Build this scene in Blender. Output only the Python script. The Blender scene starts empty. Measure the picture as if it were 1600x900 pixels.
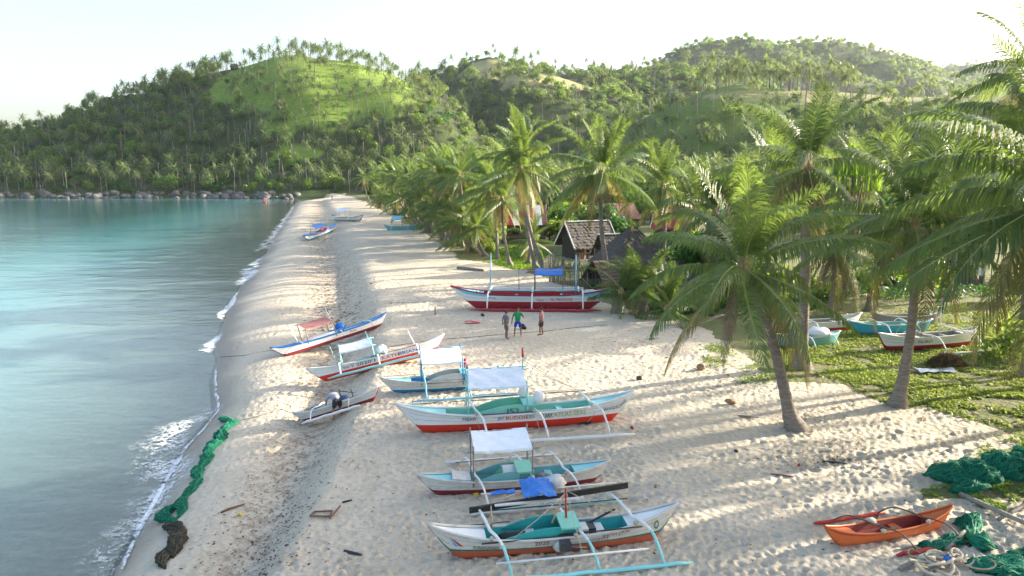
import bpy, bmesh, math, random
import numpy as np
from mathutils import Vector, Matrix
R = math.radians
rng = np.random.default_rng(7)
random.seed(7)
scene = bpy.context.scene
col = scene.collection

# ------------------------------------------------------------------ camera, sky, sun, exposure
ZC = 11.2; TH = R(9.31); FPX = 1080.0
cam_d = bpy.data.cameras.new('camera'); cam = bpy.data.objects.new('camera', cam_d); col.objects.link(cam)
cam.location = (0, 0, ZC); cam.rotation_euler = (R(90) - TH, 0, 0)
cam_d.sensor_width = 36; cam_d.lens = FPX / 1600 * 36; cam_d.clip_start = 0.2; cam_d.clip_end = 12000
scene.camera = cam
SUN_EL = R(17); SUN_AZ = R(71)          # azimuth clockwise from +Y
world = bpy.data.worlds.new('World'); scene.world = world; world.use_nodes = True
wn = world.node_tree.nodes; wl = world.node_tree.links
sky = wn.new('ShaderNodeTexSky'); sky.sky_type = 'NISHITA'; sky.sun_disc = False
sky.sun_elevation = SUN_EL; sky.sun_rotation = SUN_AZ
sky.air_density = 1.0; sky.dust_density = 4.0; sky.ozone_density = 1.2; sky.altitude = 0
wl.new(sky.outputs[0], wn['Background'].inputs[0]); wn['Background'].inputs[1].default_value = 0.15
sd = bpy.data.lights.new('sun', 'SUN'); sd.energy = 5.0; sd.angle = R(0.6); sd.color = (1, 0.90, 0.75)
sun = bpy.data.objects.new('sun', sd); col.objects.link(sun)
sdir = Vector((math.sin(SUN_AZ) * math.cos(SUN_EL), math.cos(SUN_AZ) * math.cos(SUN_EL), math.sin(SUN_EL)))
sun.rotation_euler = (-sdir).to_track_quat('-Z', 'Y').to_euler(); sun.location = (60, 60, 60)
vs = scene.view_settings; vs.view_transform = 'Standard'; vs.look = 'None'; vs.gamma = 1.0; vs.use_curve_mapping = False
vs.exposure = 1.78
scene.render.engine = 'CYCLES'
cy = scene.cycles; cy.max_bounces = 8; cy.diffuse_bounces = 3; cy.transmission_bounces = 4; cy.transparent_max_bounces = 8
cy.volume_bounces = 0; cy.use_denoising = True; cy.caustics_reflective = False; cy.caustics_refractive = False
cy.sample_clamp_indirect = 4

# ------------------------------------------------------------------ object helpers
def props(o, label=None, cat=None, group=None, kind=None):
    if label: o['label'] = label
    if cat: o['category'] = cat
    if group: o['group'] = group
    if kind: o['kind'] = kind
    return o
def link(name, me, m=None, parent=None):
    if m is not None and not me.materials:
        for q in (m if isinstance(m, (list, tuple)) else [m]): me.materials.append(q)
    o = bpy.data.objects.new(name, me); col.objects.link(o)
    if parent: o.parent = parent
    return o
def thing(name, label, cat, loc=(0, 0, 0), rz=0, group=None):
    o = bpy.data.objects.new(name, None); col.objects.link(o); o.empty_display_size = .3
    o.location = loc; o.rotation_euler = (0, 0, rz)
    return props(o, label, cat, group)
def npmesh(name, V, F, tone=None, smooth=False, attrs=None):
    """V (n,3); F list of arrays of faces (each (m,k))."""
    me = bpy.data.meshes.new(name)
    V = np.asarray(V, dtype=np.float32)
    me.vertices.add(len(V)); me.vertices.foreach_set('co', V.ravel())
    if not isinstance(F, (list, tuple)): F = [F]
    F = [np.asarray(f, dtype=np.int32) for f in F if len(f)]
    nl = sum(f.size for f in F); nf = sum(len(f) for f in F)
    me.loops.add(nl); me.polygons.add(nf)
    me.loops.foreach_set('vertex_index', np.concatenate([f.ravel() for f in F]))
    tot = np.concatenate([np.full(len(f), f.shape[1], dtype=np.int32) for f in F])
    me.polygons.foreach_set('loop_start', np.concatenate([[0], np.cumsum(tot)[:-1]]).astype(np.int32))
    me.polygons.foreach_set('loop_total', tot)
    if smooth: me.polygons.foreach_set('use_smooth', np.ones(nf, dtype=bool))
    at = dict(attrs or {})
    if tone is not None: at['tone'] = tone
    for k, a in at.items():
        q = me.attributes.new(k, 'FLOAT', 'POINT'); q.data.foreach_set('value', np.asarray(a, dtype=np.float32))
    me.update(calc_edges=True); me.validate()
    return me
class MB:
    """collects boxes, tubes and sheets into one mesh"""
    def __init__(s): s.v = []; s.f = []; s.sm = []
    def add(s, V, F, sm=False):
        b = len(s.v); s.v += [tuple(map(float, q)) for q in V]
        s.f += [tuple(i + b for i in q) for q in F]; s.sm += [sm] * len(F); return s
    def box(s, c, d, rot=None):
        x, y, z = [q / 2 for q in d]
        P = [Vector((i * x, j * y, k * z)) for k in (-1, 1) for j in (-1, 1) for i in (-1, 1)]
        if rot is not None: P = [rot @ p for p in P]
        P = [p + Vector(c) for p in P]
        return s.add(P, [(0, 2, 3, 1), (4, 5, 7, 6), (0, 1, 5, 4), (2, 6, 7, 3), (0, 4, 6, 2), (1, 3, 7, 5)])
    def bar(s, a, b, w, h=None):
        a = Vector(a); b = Vector(b); d = b - a
        return s.box((a + b) / 2, (d.length, w, h or w), d.to_track_quat('X', 'Z').to_matrix())
    def tube(s, pts, rad, n=6, cap=True):
        pts = [Vector(p) for p in pts]; m = len(pts)
        if not isinstance(rad, (list, tuple, np.ndarray)): rad = [rad] * m
        V = []; 
        ref = None
        for i, p in enumerate(pts):
            d = (pts[min(i + 1, m - 1)] - pts[max(i - 1, 0)]).normalized()
            if ref is None: ref = d.orthogonal().normalized()
            ref = (ref - d * ref.dot(d))
            ref = ref.normalized() if ref.length > 1e-6 else d.orthogonal().normalized()
            b = d.cross(ref)
            for k in range(n):
                a = 2 * math.pi * k / n
                V.append(p + (ref * math.cos(a) + b * math.sin(a)) * rad[i])
        F = [(i * n + k, i * n + (k + 1) % n, (i + 1) * n + (k + 1) % n, (i + 1) * n + k) for i in range(m - 1) for k in range(n)]
        if cap: F += [tuple(range(n - 1, -1, -1)), tuple((m - 1) * n + k for k in range(n))]
        return s.add(V, F, True)
    def grid(s, P, sm=True, close=False):
        """P rows of points"""
        r = len(P); c = len(P[0]); V = [q for row in P for q in row]
        F = [(i * c + j, i * c + (j + 1) % c, (i + 1) * c + (j + 1) % c, (i + 1) * c + j) for i in range(r - 1) for j in range(c if close else c - 1)]
        return s.add(V, F, sm)
    def blob(s, c, r, n=8, k=6, noise=0.15, rs=None):
        rs = rs or random; P = []
        for i in range(k + 1):
            t = math.pi * i / k; row = []
            for j in range(n):
                a = 2 * math.pi * j / n; q = 1 + (rs.uniform(-noise, noise) if 0 < i < k else 0)
                row.append((c[0] + r[0] * math.sin(t) * math.cos(a) * q, c[1] + r[1] * math.sin(t) * math.sin(a) * q, c[2] + r[2] * math.cos(t) * q))
            P.append(row)
        return s.grid(P, True, True)
    def mesh(s, name):
        me = bpy.data.meshes.new(name); me.from_pydata(s.v, [], s.f)
        me.polygons.foreach_set('use_smooth', s.sm); me.update(); return me
    def build(s, name, m, parent=None): return link(name, s.mesh(name), m, parent)

# ------------------------------------------------------------------ materials
def nodes_of(name):
    m = bpy.data.materials.new(name); m.use_nodes = True
    nt = m.node_tree; return m, nt, nt.nodes, nt.links, nt.nodes['Principled BSDF']
def N(nt, t, ins=None, **kw):
    n = nt.nodes.new(t)
    for k, v in kw.items(): setattr(n, k, v)
    for k, v in (ins or {}).items():
        if isinstance(v, bpy.types.NodeSocket): nt.links.new(v, n.inputs[k])
        else: n.inputs[k].default_value = v
    return n
def c4(c): return (c[0], c[1], c[2], 1)
def rampn(nt, fac, p0, p1, c0=(0, 0, 0), c1=(1, 1, 1)):
    r = nt.nodes.new('ShaderNodeValToRGB'); nt.links.new(fac, r.inputs[0])
    r.color_ramp.elements[0].position = p0; r.color_ramp.elements[1].position = p1
    r.color_ramp.elements[0].color = c4(c0); r.color_ramp.elements[1].color = c4(c1); return r.outputs[0]
def mixc(nt, f, a, b, mode='MIX'):
    n = nt.nodes.new('ShaderNodeMix'); n.data_type = 'RGBA'; n.blend_type = mode
    for i, v in ((0, f), (6, a), (7, b)):
        if isinstance(v, bpy.types.NodeSocket): nt.links.new(v, n.inputs[i])
        else: n.inputs[i].default_value = v if i == 0 else c4(v)
    return n.outputs[2]
def mth(nt, op, a, b=0.0, c=0.0):
    n = nt.nodes.new('ShaderNodeMath'); n.operation = op
    for i, v in enumerate((a, b, c)):
        if isinstance(v, bpy.types.NodeSocket): nt.links.new(v, n.inputs[i])
        else: n.inputs[i].default_value = v
    return n.outputs[0]
_mats = {}
def mat(name, c, rough=.6, var=.25, scale=4, bump=.15, bscale=25, spec=.3, dirt=None, dirt_amt=.5, metal=0, stretch=(1, 1, 1)):
    if name in _mats: return _mats[name]
    m, nt, nn, ll, b = nodes_of(name)
    tc = N(nt, 'ShaderNodeTexCoord'); mp = N(nt, 'ShaderNodeMapping', {0: tc.outputs['Object'], 'Scale': stretch})
    n1 = N(nt, 'ShaderNodeTexNoise', {'Vector': mp.outputs[0], 'Scale': scale, 'Detail': 5.0, 'Roughness': .65})
    lo = tuple(q * (1 - var) for q in c); hi = tuple(min(1, q * (1 + var)) for q in c)
    cc = rampn(nt, n1.outputs[0], .3, .7, lo, hi)
    if dirt:
        n3 = N(nt, 'ShaderNodeTexNoise', {'Vector': mp.outputs[0], 'Scale': scale * 2.3, 'Detail': 6.0, 'Roughness': .75})
        cc = mixc(nt, rampn(nt, n3.outputs[0], .62 - .25 * dirt_amt, .8 - .1 * dirt_amt), cc, dirt)
    ll.new(cc, b.inputs['Base Color']); b.inputs['Roughness'].default_value = rough
    b.inputs['Specular IOR Level'].default_value = spec; b.inputs['Metallic'].default_value = metal
    if bump:
        n2 = N(nt, 'ShaderNodeTexNoise', {'Vector': mp.outputs[0], 'Scale': bscale, 'Detail': 4.0})
        bp = N(nt, 'ShaderNodeBump', {'Height': n2.outputs[0], 'Strength': bump, 'Distance': .05}); ll.new(bp.outputs[0], b.inputs['Normal'])
    _mats[name] = m; return m
def leafmat(name, dark, light, trans, tfac=.4, rough=.45, spec=.35, hue=.06):
    m, nt, nn, ll, b = nodes_of(name)
    at = N(nt, 'ShaderNodeAttribute', attribute_name='tone'); oi = N(nt, 'ShaderNodeObjectInfo')
    f = mth(nt, 'ADD', mth(nt, 'MULTIPLY', at.outputs['Fac'], .62), mth(nt, 'MULTIPLY', oi.outputs['Random'], .38))
    cc = mixc(nt, f, dark, light)
    hs = N(nt, 'ShaderNodeHueSaturation', {'Color': cc, 'Hue': mth(nt, 'ADD', .5 - hue / 2, mth(nt, 'MULTIPLY', oi.outputs['Random'], hue))})
    ll.new(hs.outputs[0], b.inputs['Base Color']); b.inputs['Roughness'].default_value = rough; b.inputs['Specular IOR Level'].default_value = spec
    tr = N(nt, 'ShaderNodeBsdfTranslucent', {'Color': mixc(nt, f, tuple(q * .75 for q in trans), trans)})
    mx = N(nt, 'ShaderNodeMixShader', {0: tfac, 1: b.outputs[0], 2: tr.outputs[0]})
    ll.new(mx.outputs[0], nn['Material Output'].inputs[0]); _mats[name] = m; return m
M_palm = leafmat('palm_leaf', (.036, .088, .026), (.11, .18, .048), (.30, .42, .07), .38, .38, .5, .04)
M_rib = mat('frond_midrib', (.30, .31, .10), .5, .15, 3, 0)
M_palmold = leafmat('old_palm_leaf', (.09, .10, .03), (.22, .19, .06), (.36, .32, .08), .35, .5, .4)
M_palmdead = leafmat('dead_palm_leaf', (.15, .11, .075), (.32, .25, .18), (.25, .18, .1), .2, .8, .15, .02)
M_hillpalm = leafmat('hill_palm_leaf', (.07, .115, .045), (.20, .24, .10), (.27, .35, .09), .38, .5, .35)
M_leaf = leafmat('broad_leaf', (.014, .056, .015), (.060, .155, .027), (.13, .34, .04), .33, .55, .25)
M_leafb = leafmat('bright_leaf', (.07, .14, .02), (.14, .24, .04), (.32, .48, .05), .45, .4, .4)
M_bark = mat('bark', (.17, .145, .12), .9, .3, 3, .6, 18, .1)
M_palmbark = mat('palm_bark', (.24, .21, .18), .9, .3, 2.5, .7, 12, .1, dirt=(.09, .075, .06), stretch=(1, 1, 4))
# ------------------------------------------------------------------ picture <-> place
cT, sT = math.cos(TH), math.sin(TH)
def ray(px, py):
    a = (px - 800) / FPX; b = (450 - py) / FPX
    return a, cT + b * sT, -sT + b * cT
def proj(X, Y, Z):
    d = Y * cT - (Z - ZC) * sT; v = Y * sT + (Z - ZC) * cT
    return 800 + FPX * X / d, 450 - FPX * v / d, d
def atY(px, py, Y):
    a, dy, dz = ray(px, py); t = Y / dy
    return a * t, Y, ZC + dz * t
def atZ(px, py, z):
    a, dy, dz = ray(px, py); t = (z - ZC) / dz
    return a * t, dy * t, z
def smooth(x): x = np.clip(x, 0, 1); return x * x * (3 - 2 * x)
def hash2(i, j, s):
    h = (i.astype(np.int64) * 374761393 + j.astype(np.int64) * 668265263 + s * 1442695041) & 0xffffffff
    h = ((h ^ (h >> 13)) * 1274126177) & 0xffffffff
    return ((h ^ (h >> 16)) & 0xffff) / 65535.0
def vnoise(x, y, s=0):
    xi = np.floor(x); yi = np.floor(y); fx = smooth(x - xi); fy = smooth(y - yi)
    xi = xi.astype(np.int64); yi = yi.astype(np.int64)
    return ((hash2(xi, yi, s) * (1 - fx) + hash2(xi + 1, yi, s) * fx) * (1 - fy) + (hash2(xi, yi + 1, s) * (1 - fx) + hash2(xi + 1, yi + 1, s) * fx) * fy)
def fbm(x, y, s=0, o=4):
    r = 0; a = .5
    for k in range(o): r = r + a * vnoise(x * 2 ** k, y * 2 ** k, s + k); a *= .5
    return r / (1 - .5 ** o) - .5
# shore lines, as ground points (x as a function of y)
def line(pts, z):
    g = np.array([atZ(px, py, z) for px, py in pts]); o = np.argsort(g[:, 1]); return g[o, 1], g[o, 0]
LW = line([(40, 1100), (120, 985), (185, 900), (228, 815), (262, 745), (292, 700), (322, 668), (342, 645), (338, 610), (337, 580), (336, 550), (346, 520), (355, 490), (376, 450), (402, 413), (419, 388), (433, 364), (448, 340), (459, 323), (466, 316)], 0.0)
LB = line([(150, 1100), (300, 900), (375, 770), (425, 660), (447, 570), (454, 500), (460, 450), (465, 400), (470, 350), (478, 325), (488, 313)], 0.9)
LT = line([(300, 1100), (440, 900), (515, 770), (565, 660), (610, 560), (613, 500), (600, 455), (575, 400), (546, 345), (526, 322), (514, 311)], 1.75)
def XW(Y): return np.interp(Y, *LW) + .5 * (vnoise(Y * .22, Y * 0, 3) - .5) * np.clip(Y / 30, .4, 3)
def XB(Y): return np.interp(Y, *LB)
def XT(Y): return np.interp(Y, *LT)
def far_shore(X): return 326 + 7 * (vnoise(X * .03, X * 0, 11) - .5) + np.interp(X, [-400, -140, -95, -70], [14, 6, 0, 14])
def layer(pts, Yc, Yf, back):
    u = []; z = []
    for px, py in pts:
        x, y, zz = atY(px, py, Yc); u.append(x / y); z.append(zz)
    u = [u[0] - .09] + u + [u[-1] + .2]; z = [-6] + z + [-6]
    return np.array(u), np.array(z), Yc, Yf, back
LAYERS = {
 'A': layer([(-500, 235), (-150, 222), (0, 218), (60, 208), (120, 188), (200, 162), (260, 140), (310, 126), (340, 119), (380, 110), (430, 95), (470, 96), (500, 101), (560, 109), (610, 121), (645, 135), (690, 156), (730, 195), (780, 240), (830, 275), (900, 290)], 465, 334, 130),
 'B': layer([(400, 260), (520, 190), (600, 155), (650, 132), (700, 120), (735, 101), (765, 94), (795, 104), (850, 116), (920, 118), (1000, 117), (1060, 112), (1120, 118), (1180, 140), (1300, 165), (1700, 190)], 640, 440, 160),
 'K': layer([(700, 250), (740, 165), (770, 136), (800, 122), (830, 118), (870, 122), (930, 138), (990, 160), (1060, 220)], 520, 400, 70),
 'C': layer([(850, 200), (950, 135), (1000, 115), (1050, 92), (1100, 70), (1150, 65), (1200, 64), (1260, 62), (1300, 66), (1350, 76), (1400, 92), (1450, 106), (1490, 122), (1560, 150), (1700, 175), (1900, 190)], 1080, 680, 300),
 'D': layer([(1300, 200), (1390, 140), (1440, 116), (1480, 106), (1520, 101), (1560, 104), (1620, 110), (1800, 125), (2100, 150)], 1800, 1300, 400),
 'E': layer([(900, 250), (1000, 190), (1060, 163), (1100, 150), (1160, 142), (1220, 142), (1300, 147), (1400, 152), (1480, 153), (1550, 152), (1700, 158), (2000, 170)], 330, 235, 90),
}
def layer_h(L, X, Y):
    u, z, Yc, Yf, back = L
    uu = X / np.maximum(Y, 5); h = np.interp(uu, u, z)
    yy = Y + 40 * (Yc - Yf) / 130 * fbm(X * .012, Y * .012, 21, 3)
    s = np.clip((yy - Yf) / (Yc - Yf), 0, 1)
    f = .35 * s + .65 * smooth(s)
    f = np.where(yy > Yc, np.exp(-((yy - Yc) / back) ** 2), f)
    return h * f
def zg(X, Y):
    X = np.asarray(X, float); Y = np.asarray(Y, float)
    w, b, t = XW(Y), XB(Y), XT(Y)
    b = np.maximum(b, w + .6); t = np.maximum(t, b + 1)
    # beach face, shallow trough behind the berm, then a bank up to the flat
    face = .95 * np.sin(np.clip((X - w) / (b - w), 0, 1) * math.pi / 2) ** .9
    s = (X - b) / (t - b)
    tr = .95 - .22 * smooth(s / .45) + 1.0 * smooth((s - .45) / .55) + .05 * np.clip(s, 0, 1)
    sea = np.maximum(-.035 * (w - X) - .0016 * np.clip(w - X, 0, 60) ** 2, -5.0)
    z = np.where(X < w, sea, np.where(X < b, face, np.where(X < t, tr, 1.78 + np.minimum(.012 * (X - t), .8))))
    z = z + np.where(X > t, 1, 0) * np.clip((X - t) / 6, 0, 1) * .35 * fbm(X * .09, Y * .09, 5, 2)
    z = np.where((Y > 140) & (X > t), z + np.clip((Y - 140) / 200, 0, 1) * 4 * np.clip((X - t - 15) / 60, 0, 1), z)
    fs = far_shore(X); zf = np.where(Y < fs, np.maximum(-.12 * (fs - Y), -5.0), np.minimum((Y - fs) * .35, 4.0))
    left = X < w
    z = np.where(left, np.maximum(z, zf), np.maximum(z, np.where(Y > fs, np.minimum((Y - fs) * .1 + 1.5, 4.5), z)))
    for k, L in LAYERS.items():
        m = Y > L[3] - 60
        h = np.where(m, layer_h(L, X, np.maximum(Y, 10)), 0)
        h = np.where(h > .05, h + 1.5, -10)
        h = h + np.where(h > 3, 1, 0) * np.clip(h / 20, 0, 1) * 5 * fbm(X * .02, Y * .02, 31, 4)
        z = np.maximum(z, h)
    return z
def G(px, py):
    """the point of the ground seen at a pixel"""
    z = 1.75
    for _ in range(25):
        x, y, _z = atZ(px, py, min(z, ZC - .3)); z = .5 * z + .5 * float(zg(x, y))
    x, y, _z = atZ(px, py, z)
    return Vector((x, y, float(zg(x, y))))
def inpoly(px, py, poly):
    r = np.zeros(np.shape(px), bool); n = len(poly); j = n - 1
    for i in range(n):
        xi, yi = poly[i]; xj, yj = poly[j]
        c = ((yi > py) != (yj > py)) & (px < (xj - xi) * (py - yi) / (yj - yi + 1e-9) + xi); r ^= c; j = i
    return r
VEG = [(540, 304), (566, 314), (590, 326), (628, 346), (665, 366), (694, 384), (722, 404), (790, 416), (850, 428), (905, 455), (960, 478), (1010, 492), (1075, 500), (1120, 535), (1165, 560), (1195, 580), (1240, 592), (1320, 598), (1385, 640), (1440, 638), (1490, 655), (1560, 676), (1800, 730), (2600, 800), (2600, 150), (540, 150)]
VEG2 = [(1535, 705), (1600, 680), (1900, 690), (1900, 800), (1600, 800), (1540, 790), (1455, 790), (1460, 765), (1530, 745)]
GRASS = [[(318, 150), (335, 122), (380, 100), (430, 80), (500, 85), (560, 95), (620, 106), (660, 125), (640, 150), (612, 165), (570, 185), (530, 205), (470, 200), (440, 182), (400, 172), (360, 160), (325, 168)],
         [(420, 246), (440, 228), (480, 226), (505, 238), (480, 252), (440, 254)], [(560, 175), (640, 150), (655, 165), (610, 190)], [(400, 185), (470, 195), (450, 215), (410, 205)]]
DRY = [[(708, 122), (735, 100), (765, 90), (795, 100), (812, 118), (790, 128), (760, 122)], [(775, 140), (800, 122), (830, 114), (870, 120), (930, 136), (955, 146), (900, 142), (850, 134), (815, 130)],
       [(1090, 152), (1150, 140), (1300, 145), (1480, 150), (1600, 148), (1600, 162), (1480, 160), (1350, 165), (1200, 160)], [(1000, 112), (1040, 104), (1060, 108), (1030, 114)]]
def veg_mask(X, Y, Z):
    px, py, d = proj(X, np.maximum(Y, 9), Z)
    n1 = fbm(X * .35, Y * .35, 41, 3); n2 = fbm(X * .35 + 50, Y * .35, 45, 3)
    px = px + 900 / np.maximum(Y, 15) * n1 * 2.2; py = py + 900 / np.maximum(Y, 15) * n2
    v = inpoly(px, py, VEG) | inpoly(px, py, VEG2)
    return (v & (Y > 10)).astype(float)
# dimples trodden into the near sand
RX0, RY0, RS = -18.0, 11.0, .055
RW, RH = int(46 / RS), int(52 / RS)
relief = np.zeros((RH, RW), np.float32)
for k in range(80000):
    y = RY0 + 52 * rng.random() ** 1.25; x = rng.uniform(RX0, RX0 + 46)
    if x < XB(y) - .4: 
        if rng.random() < .8: continue
    r = rng.uniform(.06, .125) if rng.random() < .93 else rng.uniform(.125, .2); el = rng.uniform(.55, 1); an = rng.uniform(0, math.pi)
    ci, cj = int((y - RY0) / RS), int((x - RX0) / RS); n = int(r * 2.1 / RS) + 1
    i0, i1, j0, j1 = max(0, ci - n), min(RH, ci + n + 1), max(0, cj - n), min(RW, cj + n + 1)
    if i1 <= i0 or j1 <= j0: continue
    yy, xx = np.mgrid[i0:i1, j0:j1]; yy = (yy - ci) * RS; xx = (xx - cj) * RS
    a = (xx * math.cos(an) + yy * math.sin(an)) / r; b_ = (-xx * math.sin(an) + yy * math.cos(an)) / (r * el)
    q = a * a + b_ * b_
    relief[i0:i1, j0:j1] += (-.036 * np.exp(-q * 1.6) + .021 * np.exp(-(np.sqrt(q) - 1.25) ** 2 * 9)) * rng.uniform(.5, 1.3) * (r / .125)
relief = np.clip(relief, -.10, .08)
def rel(X, Y):
    i = (Y - RY0) / RS; j = (X - RX0) / RS
    ok = (i > 0) & (i < RH - 2) & (j > 0) & (j < RW - 2)
    i = np.clip(i, 0, RH - 2.01); j = np.clip(j, 0, RW - 2.01); a = i.astype(int); b_ = j.astype(int); fi = i - a; fj = j - b_
    v = (relief[a, b_] * (1 - fj) + relief[a, b_ + 1] * fj) * (1 - fi) + (relief[a + 1, b_] * (1 - fj) + relief[a + 1, b_ + 1] * fj) * fi
    return np.where(ok, v * (.35 + 1.3 * smooth(.5 + 1.5 * fbm(X * .16, Y * .16, 81, 3))), 0)
def sheet(us, ys, zf, name):
    U, Y = np.meshgrid(us, ys); X = U * np.maximum(Y, 9); Z = zf(X, Y); r, c = X.shape
    V = np.stack([X, Y, Z], -1).reshape(-1, 3)
    q = np.arange(r * c).reshape(r, c); F = np.stack([q[:-1, :-1], q[:-1, 1:], q[1:, 1:], q[1:, :-1]], -1).reshape(-1, 4)
    return V, F

# ------------------------------------------------------------------ ground
def ground_material():
    m, nt, nn, ll, b = nodes_of('ground')
    ge = N(nt, 'ShaderNodeNewGeometry'); pos = ge.outputs['Position']
    def noise(s, d=5.0, r=.6): return N(nt, 'ShaderNodeTexNoise', {'Vector': pos, 'Scale': s, 'Detail': d, 'Roughness': r}).outputs[0]
    A = lambda k: N(nt, 'ShaderNodeAttribute', attribute_name=k).outputs['Fac']
    veg, grass, dry = A('veg'), A('grass'), A('dry')
    sand = rampn(nt, noise(.35), .3, .7, (.51, .44, .335), (.60, .525, .41))
    sand = mixc(nt, rampn(nt, noise(4.5, 8, .8), .50, .70), sand, (.43, .36, .275))
    litter = A('litter')
    lit = mth(nt, 'MULTIPLY', rampn(nt, noise(2.2, 9, .85), .46, .58), litter)
    sand = mixc(nt, lit, sand, (.16, .115, .08))
    speck = rampn(nt, noise(14, 3, .8), .70, .74); sand = mixc(nt, speck, sand, (.2, .15, .11))
    sx = N(nt, 'ShaderNodeSeparateXYZ', {0: pos})
    wet = A('wet'); sand = mixc(nt, wet, sand, (.25, .205, .155))
    soil = rampn(nt, noise(.9, 6, .7), .35, .65, (.19, .165, .10), (.12, .16, .035))
    vg = rampn(nt, mth(nt, 'ADD', veg, mth(nt, 'MULTIPLY', mth(nt, 'SUBTRACT', noise(1.7, 6, .7), .5), 1.1)), .42, .58)
    low = mixc(nt, vg, sand, soil)
    gr = rampn(nt, noise(.06, 6, .7), .3, .7, (.14, .24, .03), (.25, .34, .055))
    gr = mixc(nt, rampn(nt, noise(.5, 5, .8), .45, .7), gr, (.11, .17, .03)); gr = mixc(nt, rampn(nt, noise(.16, 8, .85), .60, .68), gr, (.30, .27, .13))
    dr = rampn(nt, noise(.09, 6, .7), .3, .7, (.22, .24, .08), (.36, .32, .17))
    ff = rampn(nt, noise(.2, 6, .7), .3, .7, (.028, .045, .014), (.07, .10, .03))
    hill = mixc(nt, dry, mixc(nt, grass, ff, gr), dr)
    fin = mixc(nt, A('hill'), low, hill)
    ll.new(fin, b.inputs['Base Color'])
    ll.new(mth(nt, 'SUBTRACT', .9, mth(nt, 'MULTIPLY', wet, .6)), b.inputs['Roughness']); b.inputs['Specular IOR Level'].default_value = .2
    h1 = noise(3.6, 3, .55); vo = N(nt, 'ShaderNodeTexVoronoi', {'Vector': pos, 'Scale': 4.6, 'Randomness': 1.0}, feature='SMOOTH_F1').outputs[0]
    h = mth(nt, 'ADD', mth(nt, 'MULTIPLY', h1, .7), mth(nt, 'ADD', mth(nt, 'MULTIPLY', vo, .6), mth(nt, 'ADD', mth(nt, 'MULTIPLY', noise(8, 5, .75), .45), mth(nt, 'MULTIPLY', noise(24, 3, .7), .14))))
    dryness = mth(nt, 'MULTIPLY', mth(nt, 'SUBTRACT', 1.0, mth(nt, 'MULTIPLY', A('calm'), .8)), rampn(nt, noise(.22, 3, .6), .3, .65, (.45, .45, .45), (1.1, 1.1, 1.1)))
    bp = N(nt, 'ShaderNodeBump', {'Height': mth(nt, 'MULTIPLY', h, dryness), 'Strength': .9, 'Distance': .12}); ll.new(bp.outputs[0], b.inputs['Normal'])
    return m
M_ground = ground_material()
def ground_attrs(V):
    X, Y, Z = V[:, 0], V[:, 1], V[:, 2]
    px, py, d = proj(X, np.maximum(Y, 9), Z)
    veg = veg_mask(X, Y, Z)
    hill = smooth((Z - 5.5) / 3) * (Y > 150)
    hill = np.where((Y > 322) & (Z > 2.2), 1, hill)
    hill = np.where((X < -88) & (Y > 316), 1, hill)
    jx = px + 10 * fbm(X * .03, Y * .03, 51, 3); jy = py + 10 * fbm(X * .03 + 9, Y * .03, 52, 3)
    g = np.zeros(len(X)); dr = np.zeros(len(X))
    for p in GRASS: g = np.maximum(g, inpoly(jx, jy, p) & (Y < 560))
    g = np.maximum(g, np.where((Y > 200) & (Y < 345) & (X > 20), .55, 0))
    for i, p in enumerate(DRY): dr = np.maximum(dr, inpoly(jx, jy, p) & ((Y > 450) if i < 2 else (Y > 290)))
    w, b, t = XW(Y), XB(Y), XT(Y)
    inside = (X > w) & (Y < 322)
    wet = np.where(X < w + .25 * (b - w) + .5 * fbm(X * .5, Y * .5, 61, 3), 1, 0) * (Z < .75)
    wet = smooth(1 - (X - w) / (.45 * (b - w) + .01) + .5 * fbm(X * .3, Y * .3, 62, 3)) * (X > w - .2)
    calm = smooth(1.2 - (X - w) / (b - w + .01))
    s = (X - b) / (t - b + .01)
    lit = np.where(inside, np.exp(-((s - .4) / .30) ** 2) * 1.0 * np.where(Y > 33, 1, .75) + .25 * np.exp(-((s - 1.6) / .8) ** 2), 0)
    return dict(veg=veg, hill=hill, grass=g, dry=dr, wet=np.clip(wet, 0, 1), calm=np.clip(calm, 0, 1), litter=lit)
us = np.concatenate([np.linspace(-1.6, -.86, 40), (np.linspace(-120, 1720, 620) - 800) / FPX, np.linspace(.87, 1.9, 60)])
ys = [atZ(800, py, 1.75)[1] for py in np.arange(960, 330, -1.5)]
while ys[-1] < 348: ys.append(ys[-1] + min(3.5, ys[-1] * .018))
ys = np.concatenate([np.linspace(-40, ys[0] - .4, 24), ys])
V, F = sheet(us, ys, lambda X, Y: zg(X, Y) + rel(X, Y) * (X > XW(Y)) * (1 - .75 * veg_mask(X, Y, X * 0 + 1.8)), 'beach')
beach = props(link('beach', npmesh('beach', V, F, smooth=True, attrs=ground_attrs(V)), M_ground), kind='structure')
us = np.linspace(-1.7, 2.0, 620); ys = np.geomspace(345, 3200, 260)
V, F = sheet(us, ys, lambda X, Y: zg(X, Y) - .12 * (Y < 348), 'hills')
hills = props(link('hills', npmesh('hills', V, F, smooth=True, attrs=ground_attrs(V)), M_ground), kind='structure')
BVH = None

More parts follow.
